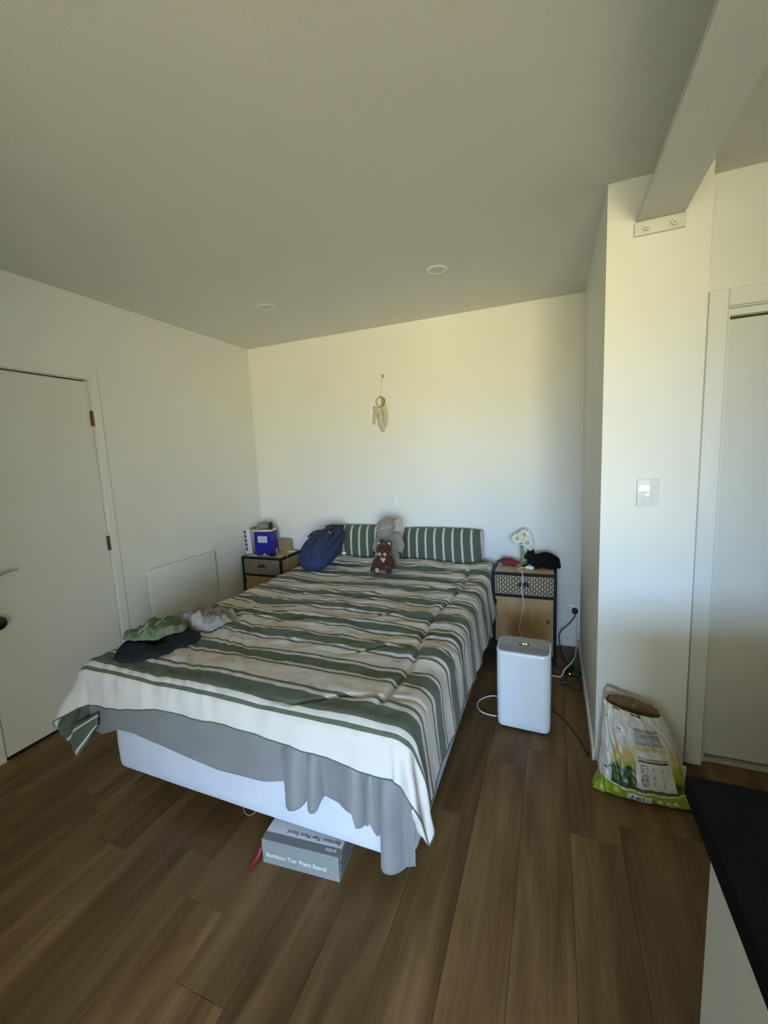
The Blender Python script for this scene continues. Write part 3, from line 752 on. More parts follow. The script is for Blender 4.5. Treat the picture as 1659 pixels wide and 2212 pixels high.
# photo calendar / booklet leaning beside the blue box
bk = thing('booklet', (-2.605, 3.05, NT+.001), 'tall white booklet with a strip of dark photos leaning beside the blue box', 'booklet', rz=math.radians(8))
PAPER = mat('white_paper', (.72, .70, .70), .7, (.76, .74, .74), 40)
mt = Matrix.Rotation(math.radians(-5), 4, 'Y') @ Matrix.Rotation(math.radians(-3), 4, 'X')
box('pages', (-.032, -.008, .004), (.032, .004, .235), PAPER, bk, mtx=mt)
PH = mat('photo_print', (.10, .045, .05), .4, (.20, .12, .12), 60)
for k in range(5):
    z0 = .035+k*.040
    box('photo', (-.030, -.0092, z0), (-.006, -.0081, z0+.031), PH, bk, mtx=mt)
cbm = mat('kraft_card', (.36, .25, .135), .75, (.42, .30, .17), 40)
cb = thing('carton', (-2.372, 3.25, NT+.001), 'small brown cardboard carton at the back of the left bedside table', 'carton', rz=math.radians(-4))
V = [(-.085, 0), (.085, 0), (.085, .092), (.070, .108), (-.060, .112), (-.085, .095)]
bm = bmesh.new(); fv = [bm.verts.new((p[0], -.028, p[1])) for p in V]; bv = [bm.verts.new((p[0], .028, p[1])) for p in V]
bm.faces.new(fv); bm.faces.new(bv[::-1])
for i in range(6): bm.faces.new((fv[i], bv[i], bv[(i+1) % 6], fv[(i+1) % 6]))
from_bm('carton_body', bm, cbm, cb)
box('flap_tape', (-.084, -.0292, .085), (.066, -.0281, .089), mat('kraft_dark', (.25, .165, .085), .7, (.28, .19, .1), 40), cb)
def sheetlet(name, x, y, w, d, rz, m, label, cat, z=NT+.0015, th=.002):
    o = box(name, (-w/2, -d/2, 0), (w/2, d/2, th), m, None); o.location = (x, y, z); o.rotation_euler = (0, 0, math.radians(rz)); tag(o, label, cat); return o
sheetlet('paper_card', -2.535, 3.012, .085, .045, 12, PAPER, 'white card lying on the left bedside table in front of the booklet', 'card')
sheetlet('photo_card', -2.475, 3.025, .045, .040, -15, PH, 'small dark photo card lying on the white card', 'card', z=NT+.0042)
sheetlet('folded_note', -2.262, 3.22, .075, .05, 20, PAPER, 'folded white note beside the cardboard carton', 'note', th=.006)
rl = tube('tape_ring', [(math.cos(t_)*.020, 0, .024+math.sin(t_)*.020) for t_ in np.linspace(0, 2*math.pi, 24)[:-1]], .005, mat('pale_tape', (.62, .58, .52), .5, (.66, .62, .56), 40), closed=True, smooth_path=False)
rl.location = (-2.385, 3.135, NT+.002); rl.rotation_euler = (0, 0, .5)
tag(rl, 'pale ring of tape standing in front of the carton', 'tape')
pc = lathe('round_compact', [(0, .0005), (.028, .0005), (.031, .006), (.031, .012), (.024, .018), (0, .019)], BLKMET, seg=28); pc.location = (-2.335, 3.03, NT+.001)
tag(pc, 'round black compact near the front of the left bedside table', 'compact')
sl = lathe('silver_cap', [(0, .0005), (.012, .0005), (.012, .012), (.008, .018), (0, .019)], SATIN, seg=20); sl.location = (-2.435, 3.045, NT+.001)
tag(sl, 'small shiny silver cap between the cards and the black compact', 'cap')
tag(tube('charging_cable', [(-2.40, 3.07, NT+.004), (-2.33, 3.09, NT+.004), (-2.27, 3.10, NT+.004), (-2.225, 3.08, NT+.005), (-2.200, 3.06, NT+.004), (-2.188, 3.05, NT-.02), (-2.185, 3.04, .60), (-2.182, 3.02, .53), (-2.15, 3.00, .50)], .0030, mat('grey_cable', (.22, .22, .24), .5, (.26, .26, .28), 50)), 'thin grey cable trailing off the left bedside table', 'cable')

# ------------------------------------------------------------------ things on the right bedside table
rc = blob('red_cloth', (0, 0, .018), (.075, .036, .022), mat('crimson_cloth', (.16, .010, .028), .9, (.24, .02, .045), 30, bump=.4, bscale=150), n=4, amp=.018, fs=22, power=.85)
rc.location = (-.285, 3.15, NT+.009); rc.rotation_euler = (0, 0, -.25); tag(rc, 'crumpled crimson cloth on the right bedside table', 'cloth')
va = thing('flower_vase', (-.195, 3.225, NT+.002), 'bunch of white and yellow flowers in a slim green vase', 'flowers')
lathe('vase', [(0, .0005), (.022, .0005), (.024, .01), (.021, .05), (.023, .10), (.025, .125), (.020, .128), (0, .120)], mat('pale_green_glass', (.30, .36, .26), .25, (.34, .40, .30), 20), va, seg=24)
WP = mat('white_petal', (.80, .79, .72), .8, (.84, .83, .78), 40); YC_ = mat('yellow_centre', (.80, .42, .02), .8, (.86, .52, .05), 60); STEM = mat('green_stem', (.16, .22, .08), .7, (.2, .27, .1), 40)
rf = random.Random(5)
for (fx, fz, fy, fr_) in ((-.045, .192, -.03, .040), (.004, .222, -.02, .040), (.027, .165, -.045, .040), (.028, .203, -.022, .034), (.035, .118, -.03, .030)):
    tube('stem', [(0, 0, .11), (fx*.5, fy*.5, .11+(fz-.11)*.6), (fx, fy+.006, fz)], .003, STEM, va, seg=6)
    # flower facing the room: two rings of petals round a domed centre
    fm = Matrix.Translation((fx, fy, fz)) @ Matrix.Rotation(math.radians(78+rf.uniform(-12, 12)), 4, 'X') @ Matrix.Rotation(rf.uniform(-.3, .3), 4, 'Y')
    head = lathe('flower_centre', [(0, -.004), (fr_*.40, -.003), (fr_*.42, .004), (fr_*.25, .010), (0, .012)], YC_ if fz > .12 and abs(fz-.203) > .001 or fx < 0 else WP, va, seg=16, mtx=fm)
    for k in range(9):
        an = 2*math.pi*k/9
        pm = fm @ Matrix.Rotation(an, 4, 'Z')
        pv, pf = [], []
        for i in range(6):
            tt = i/5; wd = fr_*.30*math.sin(math.pi*(.12+.80*tt)); rr_ = fr_*(.3+.85*tt)
            for sgn in (-1, 0, 1): pv.append(pm @ Vector((rr_, sgn*wd, .002+.004*tt+(.003 if sgn == 0 else 0))))
        for i in range(5):
            for j in range(2): pf.append((i*3+j, i*3+j+1, (i+1)*3+j+1, (i+1)*3+j))
        po = raw('petal', pv, pf, WP, head, smooth=True)
        q = po.modifiers.new('thickness', 'SOLIDIFY'); q.thickness = .0015
# black cat
CATM = mat('black_fur', (.006, .006, .007), .95, (.012, .012, .013), 80, bump=.6, bscale=150, spec=.1)
ct = thing('cat', (-.07, 3.14, NT+.001), 'black cat curled up beside the flower vase', 'cat')
def cat():
    bm = bmesh.new()
    def ell(c, r, rot=(0, 0, 0)):
        mt_ = Matrix.LocRotScale(Vector(c), __import__('mathutils').Euler(rot), Vector(r))
        bmesh.ops.create_icosphere(bm, subdivisions=3, radius=1, matrix=mt_)
    ell((.03, .0, .055), (.075, .06, .056)); ell((-.02, -.005, .05), (.06, .05, .048)); ell((.075, .005, .045), (.05, .05, .044))
    ell((-.072, -.012, .082), (.034, .034, .034)); ell((-.102, -.022, .074), (.016, .016, .014)); ell((-.06, -.02, .045), (.036, .038, .042))
    ell((-.09, -.045, .013), (.040, .013, .013)); ell((-.05, -.055, .013), (.045, .013, .013)); ell((.055, -.045, .022), (.05, .024, .022))
    for k in range(10):
        t_ = k/9; ell((.105+.012*math.sin(t_*2), -.03+.05*t_-.05*t_*t_, .05-.036*t_), (.014, .014, .014))
    for sx in (-.020, .014):
        bmesh.ops.create_cone(bm, cap_ends=True, segments=12, radius1=.013, radius2=.001, depth=.032, matrix=Matrix.Translation((-.070+sx, -.010+(-.008 if sx < 0 else .014), .119)) @ Matrix.Rotation(-.25 if sx < 0 else .2, 4, 'Y'))
    for v in bm.verts: v.co.z = max(v.co.z, .0008)
    o = from_bm('body', bm, CATM, ct, smooth=True, sharp=180)
    r_ = o.modifiers.new('merge', 'REMESH'); r_.mode = 'VOXEL'; r_.voxel_size = .004; r_.use_smooth_shade = True
    s2_ = o.modifiers.new('soften', 'SMOOTH'); s2_.iterations = 4; s2_.factor = .5
    return o
cat()
EYE = mat('cat_eye', (.10, .11, .02), .2, (.13, .14, .03), 30)
blob('eye', (-.098, -.040, .090), (.004, .004, .004), EYE, ct, n=2); blob('eye', (-.082, -.045, .090), (.004, .004, .004), EYE, ct, n=2)
# charger
ch = thing('phone_charger', (-.145, 3.065, NT+.001), 'white charger plug with cable hanging down the right bedside table', 'charger')
box('plug_body', (-.028, -.016, .0005), (.028, .016, .022), PLASTW, ch, bev=.006, seg=3, mtx=Matrix.Rotation(-.25, 4, 'Z'))
for q in (-.006, .006): box('prong', (q-.0015, -.004, .0215), (q+.0015, .002, .036), SATIN, ch)
cab = tube('cord', [(-.172, 3.070, NT+.012), (-.205, 3.068, NT+.006), (-.222, 3.04, NT+.004), (-.205, 2.985, NT+.004), (-.188, 2.943, NT+.002), (-.184, 2.925, .620), (-.190, 2.920, .54), (-.178, 2.922, .46), (-.185, 2.920, .40), (-.200, 2.918, .32), (-.205, 2.915, .26), (-.192, 2.90, .21), (-.155, 2.85, .13), (-.12, 2.78, .04), (-.10, 2.72, .008), (-.08, 2.62, .005)], .0032, WHITECAB)
adopt(ch, cab)

# ------------------------------------------------------------------ dehumidifier
PUR = mat('dehumidifier_white', (.82, .85, .90), .22, (.83, .86, .91), 10, coat=.3)
PURG = mat('dehumidifier_grey', (.27, .275, .28), .35, (.29, .295, .30), 20)
dh = thing('dehumidifier', (-.135, 2.240, 0), 'white dehumidifier with grey sloping top on the floor by the bedside table', 'dehumidifier', rz=math.radians(-2))
pl_ = rrect_loop(-.137, .137, -.075, .075, .038, n=8, spacing=.02)
def zt(y): return .446+(y+.075)/.150*.030
rows = []
for z, i in ((.014, .016), (.016, .006), (.024, .001), (.06, 0), (.25, -.001)): rows.append((lambda p, z=z: np.full(len(p), z), i))
for f_, i in ((.02, 0), (.006, .001), (.001, .004), (0.0, .008)): rows.append((lambda p, f_=f_: zt(p[:, 1])-f_, i))
pn_ = np.roll(pl_, -1, 0)-np.roll(pl_, 1, 0); pn_ = np.stack([pn_[:, 1], -pn_[:, 0]], 1); pn_ /= np.linalg.norm(pn_, axis=1)[:, None]
Xg = np.array([(pl_-pn_*i)[:, 0] for _, i in rows]).T; Yg = np.array([(pl_-pn_*i)[:, 1] for _, i in rows]).T; Zg = np.array([r_(pl_) for r_, _ in rows]).T
gridmesh('housing', Xg, Yg, Zg, PUR, dh, closed_u=True)
def slab(name, loop, z0f, z1f, m, parent):
    n = len(loop); V = [(p[0], p[1], z0f(p[1])) for p in loop]+[(p[0], p[1], z1f(p[1])) for p in loop]
    Fc = [tuple(range(n))[::-1], tuple(range(n, 2*n))]+[(i, (i+1) % n, n+(i+1) % n, n+i) for i in range(n)]
    return raw(name, V, Fc, m, parent)
inner = pl_-pn_*.0082
tp = slab('top_panel', inner, lambda y: zt(y)-.004, lambda y: zt(y)-.0005, PURG, dh)
lv = rrect_loop(-.124, .124, -.064, -.018, .010, n=4, spacing=.03)
slab('louvre', lv, lambda y: zt(y)-.0004, lambda y: zt(y)+.0035, mat('louvre_grey', (.20, .215, .24), .4, (.22, .235, .26), 20), dh)
dsp = slab('display', rrect_loop(-.026, .026, -.002, .020, .005, n=3, spacing=.02), lambda y: zt(y)-.0004, lambda y: zt(y)+.001, mat('display_black', (.05, .045, .035), .2, (.06, .055, .045), 20), dh)
LED = mat('display_led', (1, .8, .45), .4, emit=(1.0, .72, .32, 3.0))
for lx in (-.003, .010):
    lathe('indicator_light', [(0, .0011), (.0046, .0011), (.0046, .0022), (0, .0024)], LED, dsp, seg=14, mtx=Matrix.Translation((lx, .009, zt(.009))))
lathe('indicator_light', [(0, .0011), (.0015, .0011), (.0015, .0018), (0, .0019)], LED, dsp, seg=10, mtx=Matrix.Translation((-.014, .010, zt(.010))))
tube('logo', [(-.030, -.0755, .392), (-.024, -.0755, .388), (-.016, -.0755, .385), (-.006, -.0755, .384), (.004, -.0755, .384)], .0022, mat('logo_white', (.92, .92, .92), .3, (.93, .93, .93), 20), dh, seg=6)
for fx in (-.1, .1):
    for fy in (-.05, .05): lathe('foot', [(0, .0004), (.012, .0004), (.014, .018), (0, .018)], BLACK, dh, seg=14, mtx=Matrix.Translation((fx, fy, 0)))

# ------------------------------------------------------------------ cables on the floor and plugs
tag(tube('power_cable', [(-.17, 2.36, .03), (-.24, 2.44, .008), (-.33, 2.46, .006), (-.395, 2.40, .006), (-.405, 2.33, .006), (-.37, 2.275, .006), (-.31, 2.26, .006), (-.285, 2.262, .006)], .0042, WHITECAB), 'white cord looping out on the bed side of the dehumidifier', 'cord')
wc = tube('power_cable', [(-.05, 2.62, .006), (0, 2.80, .006), (.06, 2.815, .006), (.085, 2.83, .052), (.135, 2.91, .078), (.162, 3.08, .060), (.176, 3.24, .09), (.180, 3.288, .15), (.181, 3.297, .20), (.178, 3.300, .235)], .0045, WHITECAB)
tag(wc, 'white cord rising from the floor to the power outlet in the corner', 'cord')
pg = thing('black_plug', (.164, YB-.010, .285), 'round black plug with cord pushed into the corner power outlet', 'plug')
adopt(pg, lathe('plug_body', [(0, 0), (.020, 0), (.022, .006), (.021, .026), (.014, .032), (0, .033)], BLACK, seg=22, mtx=Matrix.Translation((.164, YB-.0095, .291)) @ Matrix.Rotation(math.radians(90), 4, 'X')),
      tube('cord', [(.164, YB-.025, .275), (.165, YB-.026, .250), (.155, YB-.03, .232), (.12, YB-.05, .19), (.075, YB-.07, .15), (.055, 3.23, .11), (.058, 3.20, .07), (.075, 3.12, .02), (.105, 3.03, .007), (.130, 2.96, .006), (.140, 2.90, .02)], .0036, BLKCAB))
ps = thing('power_strip', (.135, 2.87, 0), 'black power adaptor block on the floor behind the dehumidifier', 'adaptor', rz=math.radians(-20))
box('block', (-.045, -.028, .0006), (.045, .028, .034), BLACK, ps, bev=.004)
box('adaptor', (-.040, -.022, .0345), (.002, .022, .058), BLKMET, ps, bev=.004)
lathe('status_light', [(0, 0), (.004, 0), (.004, .001), (0, .0012)], mat('status_yellow', (.8, .7, .1), .4, emit=(1, .85, .15, 1.2)), ps, seg=12, mtx=Matrix.Translation((-.01, -.0281, .018)) @ Matrix.Rotation(math.radians(90), 4, 'X'))
p2 = thing('loose_plug', (.075, 2.735, 0), 'black plug lying loose on the floor with a looping lead', 'plug')
box('plug_body', (-.022, -.013, .0006), (.022, .013, .022), BLACK, p2, bev=.004)
adopt(p2, tube('lead', [(.095, 2.735, .010), (.118, 2.70, .005), (.150, 2.675, .005), (.176, 2.69, .005), (.180, 2.74, .005), (.170, 2.79, .005), (.165, 2.828, .010)], .0034, BLKCAB))
bc = thing('thin_lead', (.1, 2.25, 0), 'thin black lead curving along the floor to the projecting wall', 'lead')
adopt(bc, tube('cord', [(-.01, 2.44, .004), (.03, 2.40, .004), (.09, 2.31, .004), (.138, 2.20, .004), (.160, 2.13, .004), (.170, 2.105, .004)], .0030, BLKCAB),
      box('connector', (.164, 2.082, .0006), (.178, 2.104, .010), BLACK, bev=.002))

# ------------------------------------------------------------------ dream catcher on the back wall
dc = thing('dream_catcher', (-1.332, YB-.012, 1.953), 'small crescent-moon dream catcher with cream feathers on the back wall', 'dream catcher')
CORD = mat('cream_cord', (.50, .45, .32), .8, (.54, .49, .36), 60); BAMB = mat('moon_wood', (.30, .25, .11), .6, (.36, .30, .14), 40); FEA = mat('cream_feather', (.55, .51, .38), .9, (.60, .56, .43), 60)
box('hook', (-.001, -.006, .192), (.007, .0115, .222), mat('hook_brass', (.28, .22, .12), .4, (.3, .24, .14), 30), dc, bev=.0015, seg=1, mtx=Matrix.Rotation(.12, 4, 'Y'))
tube('cord', [(.003+.025, -.004, .195), (.008, 0, .12), (.004, 0, .042)], .0009, CORD, dc, seg=5)
tube('ring', [(.040*math.cos(a_), 0, .040*math.sin(a_)) for a_ in np.linspace(0, 2*math.pi, 41)[:-1]], .0035, BAMB, dc, closed=True, smooth_path=False)
# crescent
V, Fc = [], []; n_ = 24
for yy in (-.002, .002):
    for i in range(n_+1):
        a_ = math.radians(-100+200*i/n_); V.append((.038*math.cos(a_), yy, .038*math.sin(a_)))
    for i in range(n_+1):
        zz = .038*math.sin(math.radians(-100+200*i/n_)); q = zz/.038
        V.append((-.007+.016*(1-q*q)**.9 if abs(q) < 1 else -.007, yy, zz))
o2 = 2*(n_+1)
for i in range(n_):
    Fc += [(i, i+1, n_+2+i, n_+1+i), (o2+i+1, o2+i, o2+n_+1+i, o2+n_+2+i), (n_+1+i, n_+2+i, o2+n_+2+i, o2+n_+1+i), (i+1, i, o2+i, o2+i+1)]
raw('crescent', V, Fc, BAMB, dc)
def feather(x, z0, l, w, ang, sd):
    V, Fc = [], []; n = 14; r_ = random.Random(sd); c_, s__ = math.cos(ang), math.sin(ang)
    for i in range(n+1):
        t_ = i/n; ww = w*math.sin(math.pi*min(1, .06+t_*.94))**.6*(1+.35*(r_.random()-.5))
        for k, sg in enumerate((-1, 0, 1)):
            lx, lz = sg*ww, -t_*l-abs(sg)*.004
            V.append((x+lx*c_-lz*s__, -.006+.004*(1-abs(sg))*-1+.002*math.sin(t_*5+sd), z0+lx*s__+lz*c_))
    for i in range(n):
        for k in range(2): Fc.append((i*3+k, i*3+k+1, (i+1)*3+k+1, (i+1)*3+k))
    o = raw('feather', V, Fc, FEA, dc, smooth=True); m_ = o.modifiers.new('thickness', 'SOLIDIFY'); m_.thickness = .0012
for i, (xx, zb, zt_) in enumerate(((-.034, -.195, -.025), (-.012, -.22, -.040), (.008, -.245, -.042), (.030, -.19, -.03))):
    tube('strand', [(xx*.8, 0, zt_), (xx, -.003, (zb+zt_)/2), (xx*.9, -.003, zb)], .0008, CORD, dc, seg=5)
for i, f_ in enumerate(((-.050, -.028, .075, .016, .25), (-.045, -.075, .075, .013, -.1), (-.046, -.115, .07, .011, -.25), (-.016, -.040, .07, .018, .1), (-.030, -.045, .07, .012, .0), (-.004, -.085, .065, .018, -.1), (-.010, -.125, .085, .015, .1), (.0, -.165, .085, .020, .2), (.034, -.030, .075, .018, -.15), (.036, -.075, .07, .016, .05), (.030, -.115, .085, .013, .1), (.018, -.15, .07, .012, -.3), (-.058, -.045, .05, .010, .6))):
    feather(f_[0]*1.12, f_[1], f_[2], f_[3]*1.3, f_[4], i)

# ------------------------------------------------------------------ backpack leaning on the pillow
NAVY = mat('navy_canvas', (.020, .032, .085), .75, (.027, .042, .108), 30, bump=.35, bscale=300, spec=.3)
NAVYD = mat('navy_dark', (.005, .007, .016), .8, (.008, .010, .022), 30, bump=.3, bscale=300)
REFL = mat('reflective_strip', (.75, .77, .80), .3, (.78, .80, .83), 40)
bpk = thing('backpack', (-1.69, 2.85, .805), 'navy blue backpack lying against the left striped pillow', 'backpack')
bR = Matrix.Rotation(math.radians(-4), 4, 'Z') @ Matrix.Rotation(math.radians(27), 4, 'X')   # local y = long axis
def bp_surf(u, v):
    """u around (0..2pi) in x/z, v along -1..1 ; superellipse body tapering to the top"""
    taper = 1-.30*sstep(-.2, 1.0, v)-.06*sstep(-.6, -1, v)
    cap = np.clip(1-np.abs(v)**3.2, 0, 1)**.42
    cu, su = np.cos(u), np.sin(u)
    x = .150*taper*cap*np.sign(cu)*np.abs(cu)**.72
    z = .090*(1-.25*sstep(0, 1, v))*cap*np.sign(su)*np.abs(su)**.75
    z = np.where(z < 0, z*.75, z)
    y = .262*v
    k = .006*pn(u*3, v*5)+.004*pn(u*7, v*9+3)
    return x*(1+k*4), y, z*(1+k*6)
u_, v_ = np.meshgrid(np.linspace(0, 2*np.pi, 73)[:-1], np.concatenate([[-1], -np.cos(np.linspace(.04, np.pi-.04, 56)), [1]]), indexing='ij')
x_, y_, z_ = bp_surf(u_, v_)
def bp_w(x, y, z):
    A = np.array(bR.to_3x3()); q = np.stack([x, y, z], -1) @ A.T; return q[..., 0], q[..., 1], q[..., 2]
gridmesh('main_compartment', *bp_w(x_, y_, z_), NAVY, bpk, closed_u=True)
# front pocket
u2, v2 = np.meshgrid(np.linspace(-1, 1, 40), np.linspace(-1, 1, 40), indexing='ij')
pr = np.clip((1-np.abs(u2)**4)*(1-np.abs(v2)**4), 0, 1)**.5
px_, py_ = u2*.112*(1-.12*(v2+1)/2), -.075+v2*.145
def top_z(xx, yy):
    v = yy/.262; taper = 1-.30*sstep(-.2, 1.0, v); cap = np.clip(1-np.abs(v)**3.2, 0, 1)**.42
    q = np.clip(np.abs(xx)/(.150*taper*cap+1e-6), 0, 1)**(1/.72); return .090*(1-.25*sstep(0, 1, v))*cap*np.clip(1-q*q, 0, 1)**(.375)
gridmesh('front_pocket', *bp_w(px_, py_, top_z(px_, py_)-.012+.058*pr+.006*pn(u2*3, v2*3)), NAVY, bpk)
def bpt(x, y, dz=.003):
    z = float(top_z(np.array(x), np.array(y)))+dz; return tuple((bR @ Vector((x, y, z))))
tube('zip', [bpt(-.10, -.02, .034), bpt(-.095, .055, .030), bpt(-.05, .075, .022), bpt(.0, .078, .022), bpt(.05, .075, .022), bpt(.095, .05, .030), bpt(.102, -.03, .034)], .006, NAVYD, bpk, seg=6)
tube('zip', [bpt(-.122, -.10), bpt(-.125, .05), bpt(-.105, .16), bpt(-.05, .215), bpt(.0, .225), bpt(.05, .215), bpt(.10, .16), bpt(.122, .05), bpt(.122, -.1)], .006, NAVYD, bpk, seg=6)
tube('seam', [bpt(.015, .20), bpt(.02, .10, .008), bpt(.018, .06, .026), bpt(.02, -.05, .048), bpt(.018, -.15, .046)], .005, NAVYD, bpk, seg=6)
for (xa_, xb_, yy_) in ((-.055, -.005, .085), (.03, .065, .070)):
    tube('reflective_strip', [bpt(xa_, yy_, .012), bpt((xa_+xb_)/2, yy_+.002, .013), bpt(xb_, yy_-.008, .014)], .0045, REFL, bpk, seg=6)
tube('zip_pull', [bpt(.012, .078, .026), bpt(.010, .05, .034), bpt(.008, .03, .036)], .006, BLACK, bpk, seg=8)
hb = [tuple(bR @ Vector(p)) for p in ((-.03, .235, .0), (-.03, .285, -.005), (.03, .285, -.005), (.03, .235, .0))]
tube('grab_handle', hb, .008, NAVYD, bpk)
st_ = [tuple(bR @ Vector(p)) for p in ((-.11, -.17, -.045), (-.17, -.15, -.055), (-.185, -.05, -.06), (-.15, .08, -.05), (-.11, .17, -.03))]
tube('shoulder_strap', st_, .012, NAVYD, bpk, radii=[.008, .012, .014, .014, .01])
tg = patch('care_tag', [(.155, .0, -.055), (.185, .015, -.055), (.180, .02, -.035), (.152, .01, -.04)], PLASTW, bpk, n=5, thick=.001, amp=.001)

# ------------------------------------------------------------------ soft toys
PLG = mat('grey_plush', (.225, .20, .17), .95, (.29, .26, .225), 60, bump=.8, bscale=180, spec=.1, sheen=.3)
PLW = mat('cream_fluff', (.42, .35, .29), .95, (.52, .45, .39), 60, bump=.9, bscale=150, spec=.1, sheen=.3)
STI = mat('white_stitch', (.72, .66, .55), .9, (.76, .70, .6), 60)
ty = thing('grey_soft_toy', (-1.175, 2.985, .672), 'large grey plush toy slumped between the pillows behind the brown bear', 'soft toy')
zB = .035
blob('body', (.0, .0, zB+.095), (.082, .070, .118), PLG, ty, amp=.006, fs=25, n=4)
blob('head', (-.025, -.005, .268+zB*.5), (.078, .070, .072), PLG, ty, rot=(0, -.35, 0), amp=.006, fs=25, n=4)
blob('muzzle', (-.030, -.038, .225+zB*.5), (.066, .045, .045), PLG, ty, rot=(0, -.3, 0), amp=.005, fs=25, n=4, seed=2)
blob('hair_tuft', (.046, .034, .262+zB*.5), (.040, .034, .066), PLW, ty, rot=(0, .35, 0), amp=.016, fs=34, n=4, seed=4)
blob('ear', (-.080, .010, .225+zB*.5), (.024, .02, .038), PLG, ty, rot=(0, .3, 0), amp=.004, fs=25, n=3)
bl_ = []
for k in range(11):
    t_ = k/10; xx = -.092+.130*t_; zz = .245+.042*t_+zB*.5
    tube('stitch', [(xx-.004, -.079-.004*math.sin(t_*3.1), zz-.005), (xx+.002, -.0815-.004*math.sin(t_*3.1), zz), (xx+.007, -.079-.004*math.sin(t_*3.1), zz+.001)], .0018, STI, ty, seg=5, n=3)
tube('arm', [(.050, -.02, .195+zB), (.092, -.045, .155+zB), (.112, -.062, .105+zB), (.105, -.066, .072+zB)], .03, PLG, ty, seg=14, radii=[.026, .031, .030, .024, .012])
tube('arm', [(-.050, -.02, .185+zB), (-.085, -.05, .140+zB), (-.100, -.066, .10+zB), (-.100, -.07, .072+zB)], .03, PLG, ty, seg=14, radii=[.024, .027, .025, .02, .012])
for cx_ in (.100, .113): blob('claw', (cx_, -.078, .058+zB), (.005, .006, .009), BLACK, ty, n=2)
for cx_ in (-.112, -.098): blob('claw', (cx_, -.08, .056+zB), (.005, .006, .009), BLACK, ty, n=2)
tube('leg', [(.045, -.03, .055+zB), (.062, -.085, .050), (.068, -.135, .042), (.068, -.155, .040)], .03, PLG, ty, seg=14, radii=[.034, .036, .034, .030, .012])
tube('leg', [(-.045, -.03, .055+zB), (-.060, -.075, .050), (-.066, -.10, .048), (-.066, -.115, .046)], .03, PLG, ty, seg=14, radii=[.034, .036, .034, .030, .012])

BRP = mat('brown_plush', (.052, .018, .009), .95, (.082, .029, .014), 60, bump=.9, bscale=200, spec=.1, sheen=.2)
BGP = mat('beige_plush', (.46, .30, .19), .95, (.54, .37, .25), 60, bump=.6, bscale=200, spec=.1)
td = thing('brown_bear', (-1.135, 2.78, .668), 'small brown teddy bear with cream ears and chest sitting on the duvet', 'soft toy')
blob('body', (0, 0, .062), (.055, .048, .068), BRP, td, amp=.005, fs=35, n=4)
blob('head', (-.002, -.014, .158), (.062, .050, .052), BRP, td, amp=.006, fs=35, n=4)
for sx in (-1, 1):
    e_ = blob('ear', (-.002+sx*.042, -.004, .203), (.018, .012, .019), BRP, td, n=3, amp=.002)
    blob('inner_ear', (-.002+sx*.042, -.014, .203), (.012, .005, .0135), BGP, e_, n=3)
    blob('cheek_patch', (-.002+sx*.021, -.058, .133), (.014, .008, .013), BGP, td, rot=(0, sx*.6, 0), n=3)
    tube('arm', [(sx*.038, -.012, .100), (sx*.062, -.03, .070), (sx*.072, -.045, .040), (sx*.070, -.052, .028)], .02, BRP, td, seg=12, radii=[.020, .023, .023, .019, .008])
    lg = tube('leg', [(sx*.025, -.02, .026), (sx*.045, -.060, .026), (sx*.058 if sx > 0 else -.062, -.095, .027), (sx*.060 if sx > 0 else -.066, -.112, .028)], .025, BRP, td, seg=12, radii=[.024, .026, .026, .024, .010])
V = [(0, -.0, -.022), (-.011, 0, -.008), (-.019, 0, .006), (-.017, 0, .016), (-.008, 0, .016), (0, 0, .010), (.008, 0, .016), (.017, 0, .016), (.019, 0, .006), (.011, 0, -.008)]
ht_ = raw('chest_heart', [(v[0], -.048+.010*abs(v[0]*40)**2*.1-.004, v[2]+.090) for v in V]+[(v[0], -.040, v[2]+.090) for v in V], [tuple(range(10))[::-1], tuple(range(10, 20))]+[(i, (i+1) % 10, 10+(i+1) % 10, 10+i) for i in range(10)], BGP, td)
blob('nose', (-.002, -.066, .142), (.007, .005, .005), mat('dark_nose', (.03, .015, .01), .4, (.04, .02, .015), 30), td, n=2)
blob('foot_pad', (-.030, -.100, .024), (.016, .012, .018), BGP, td, n=3)

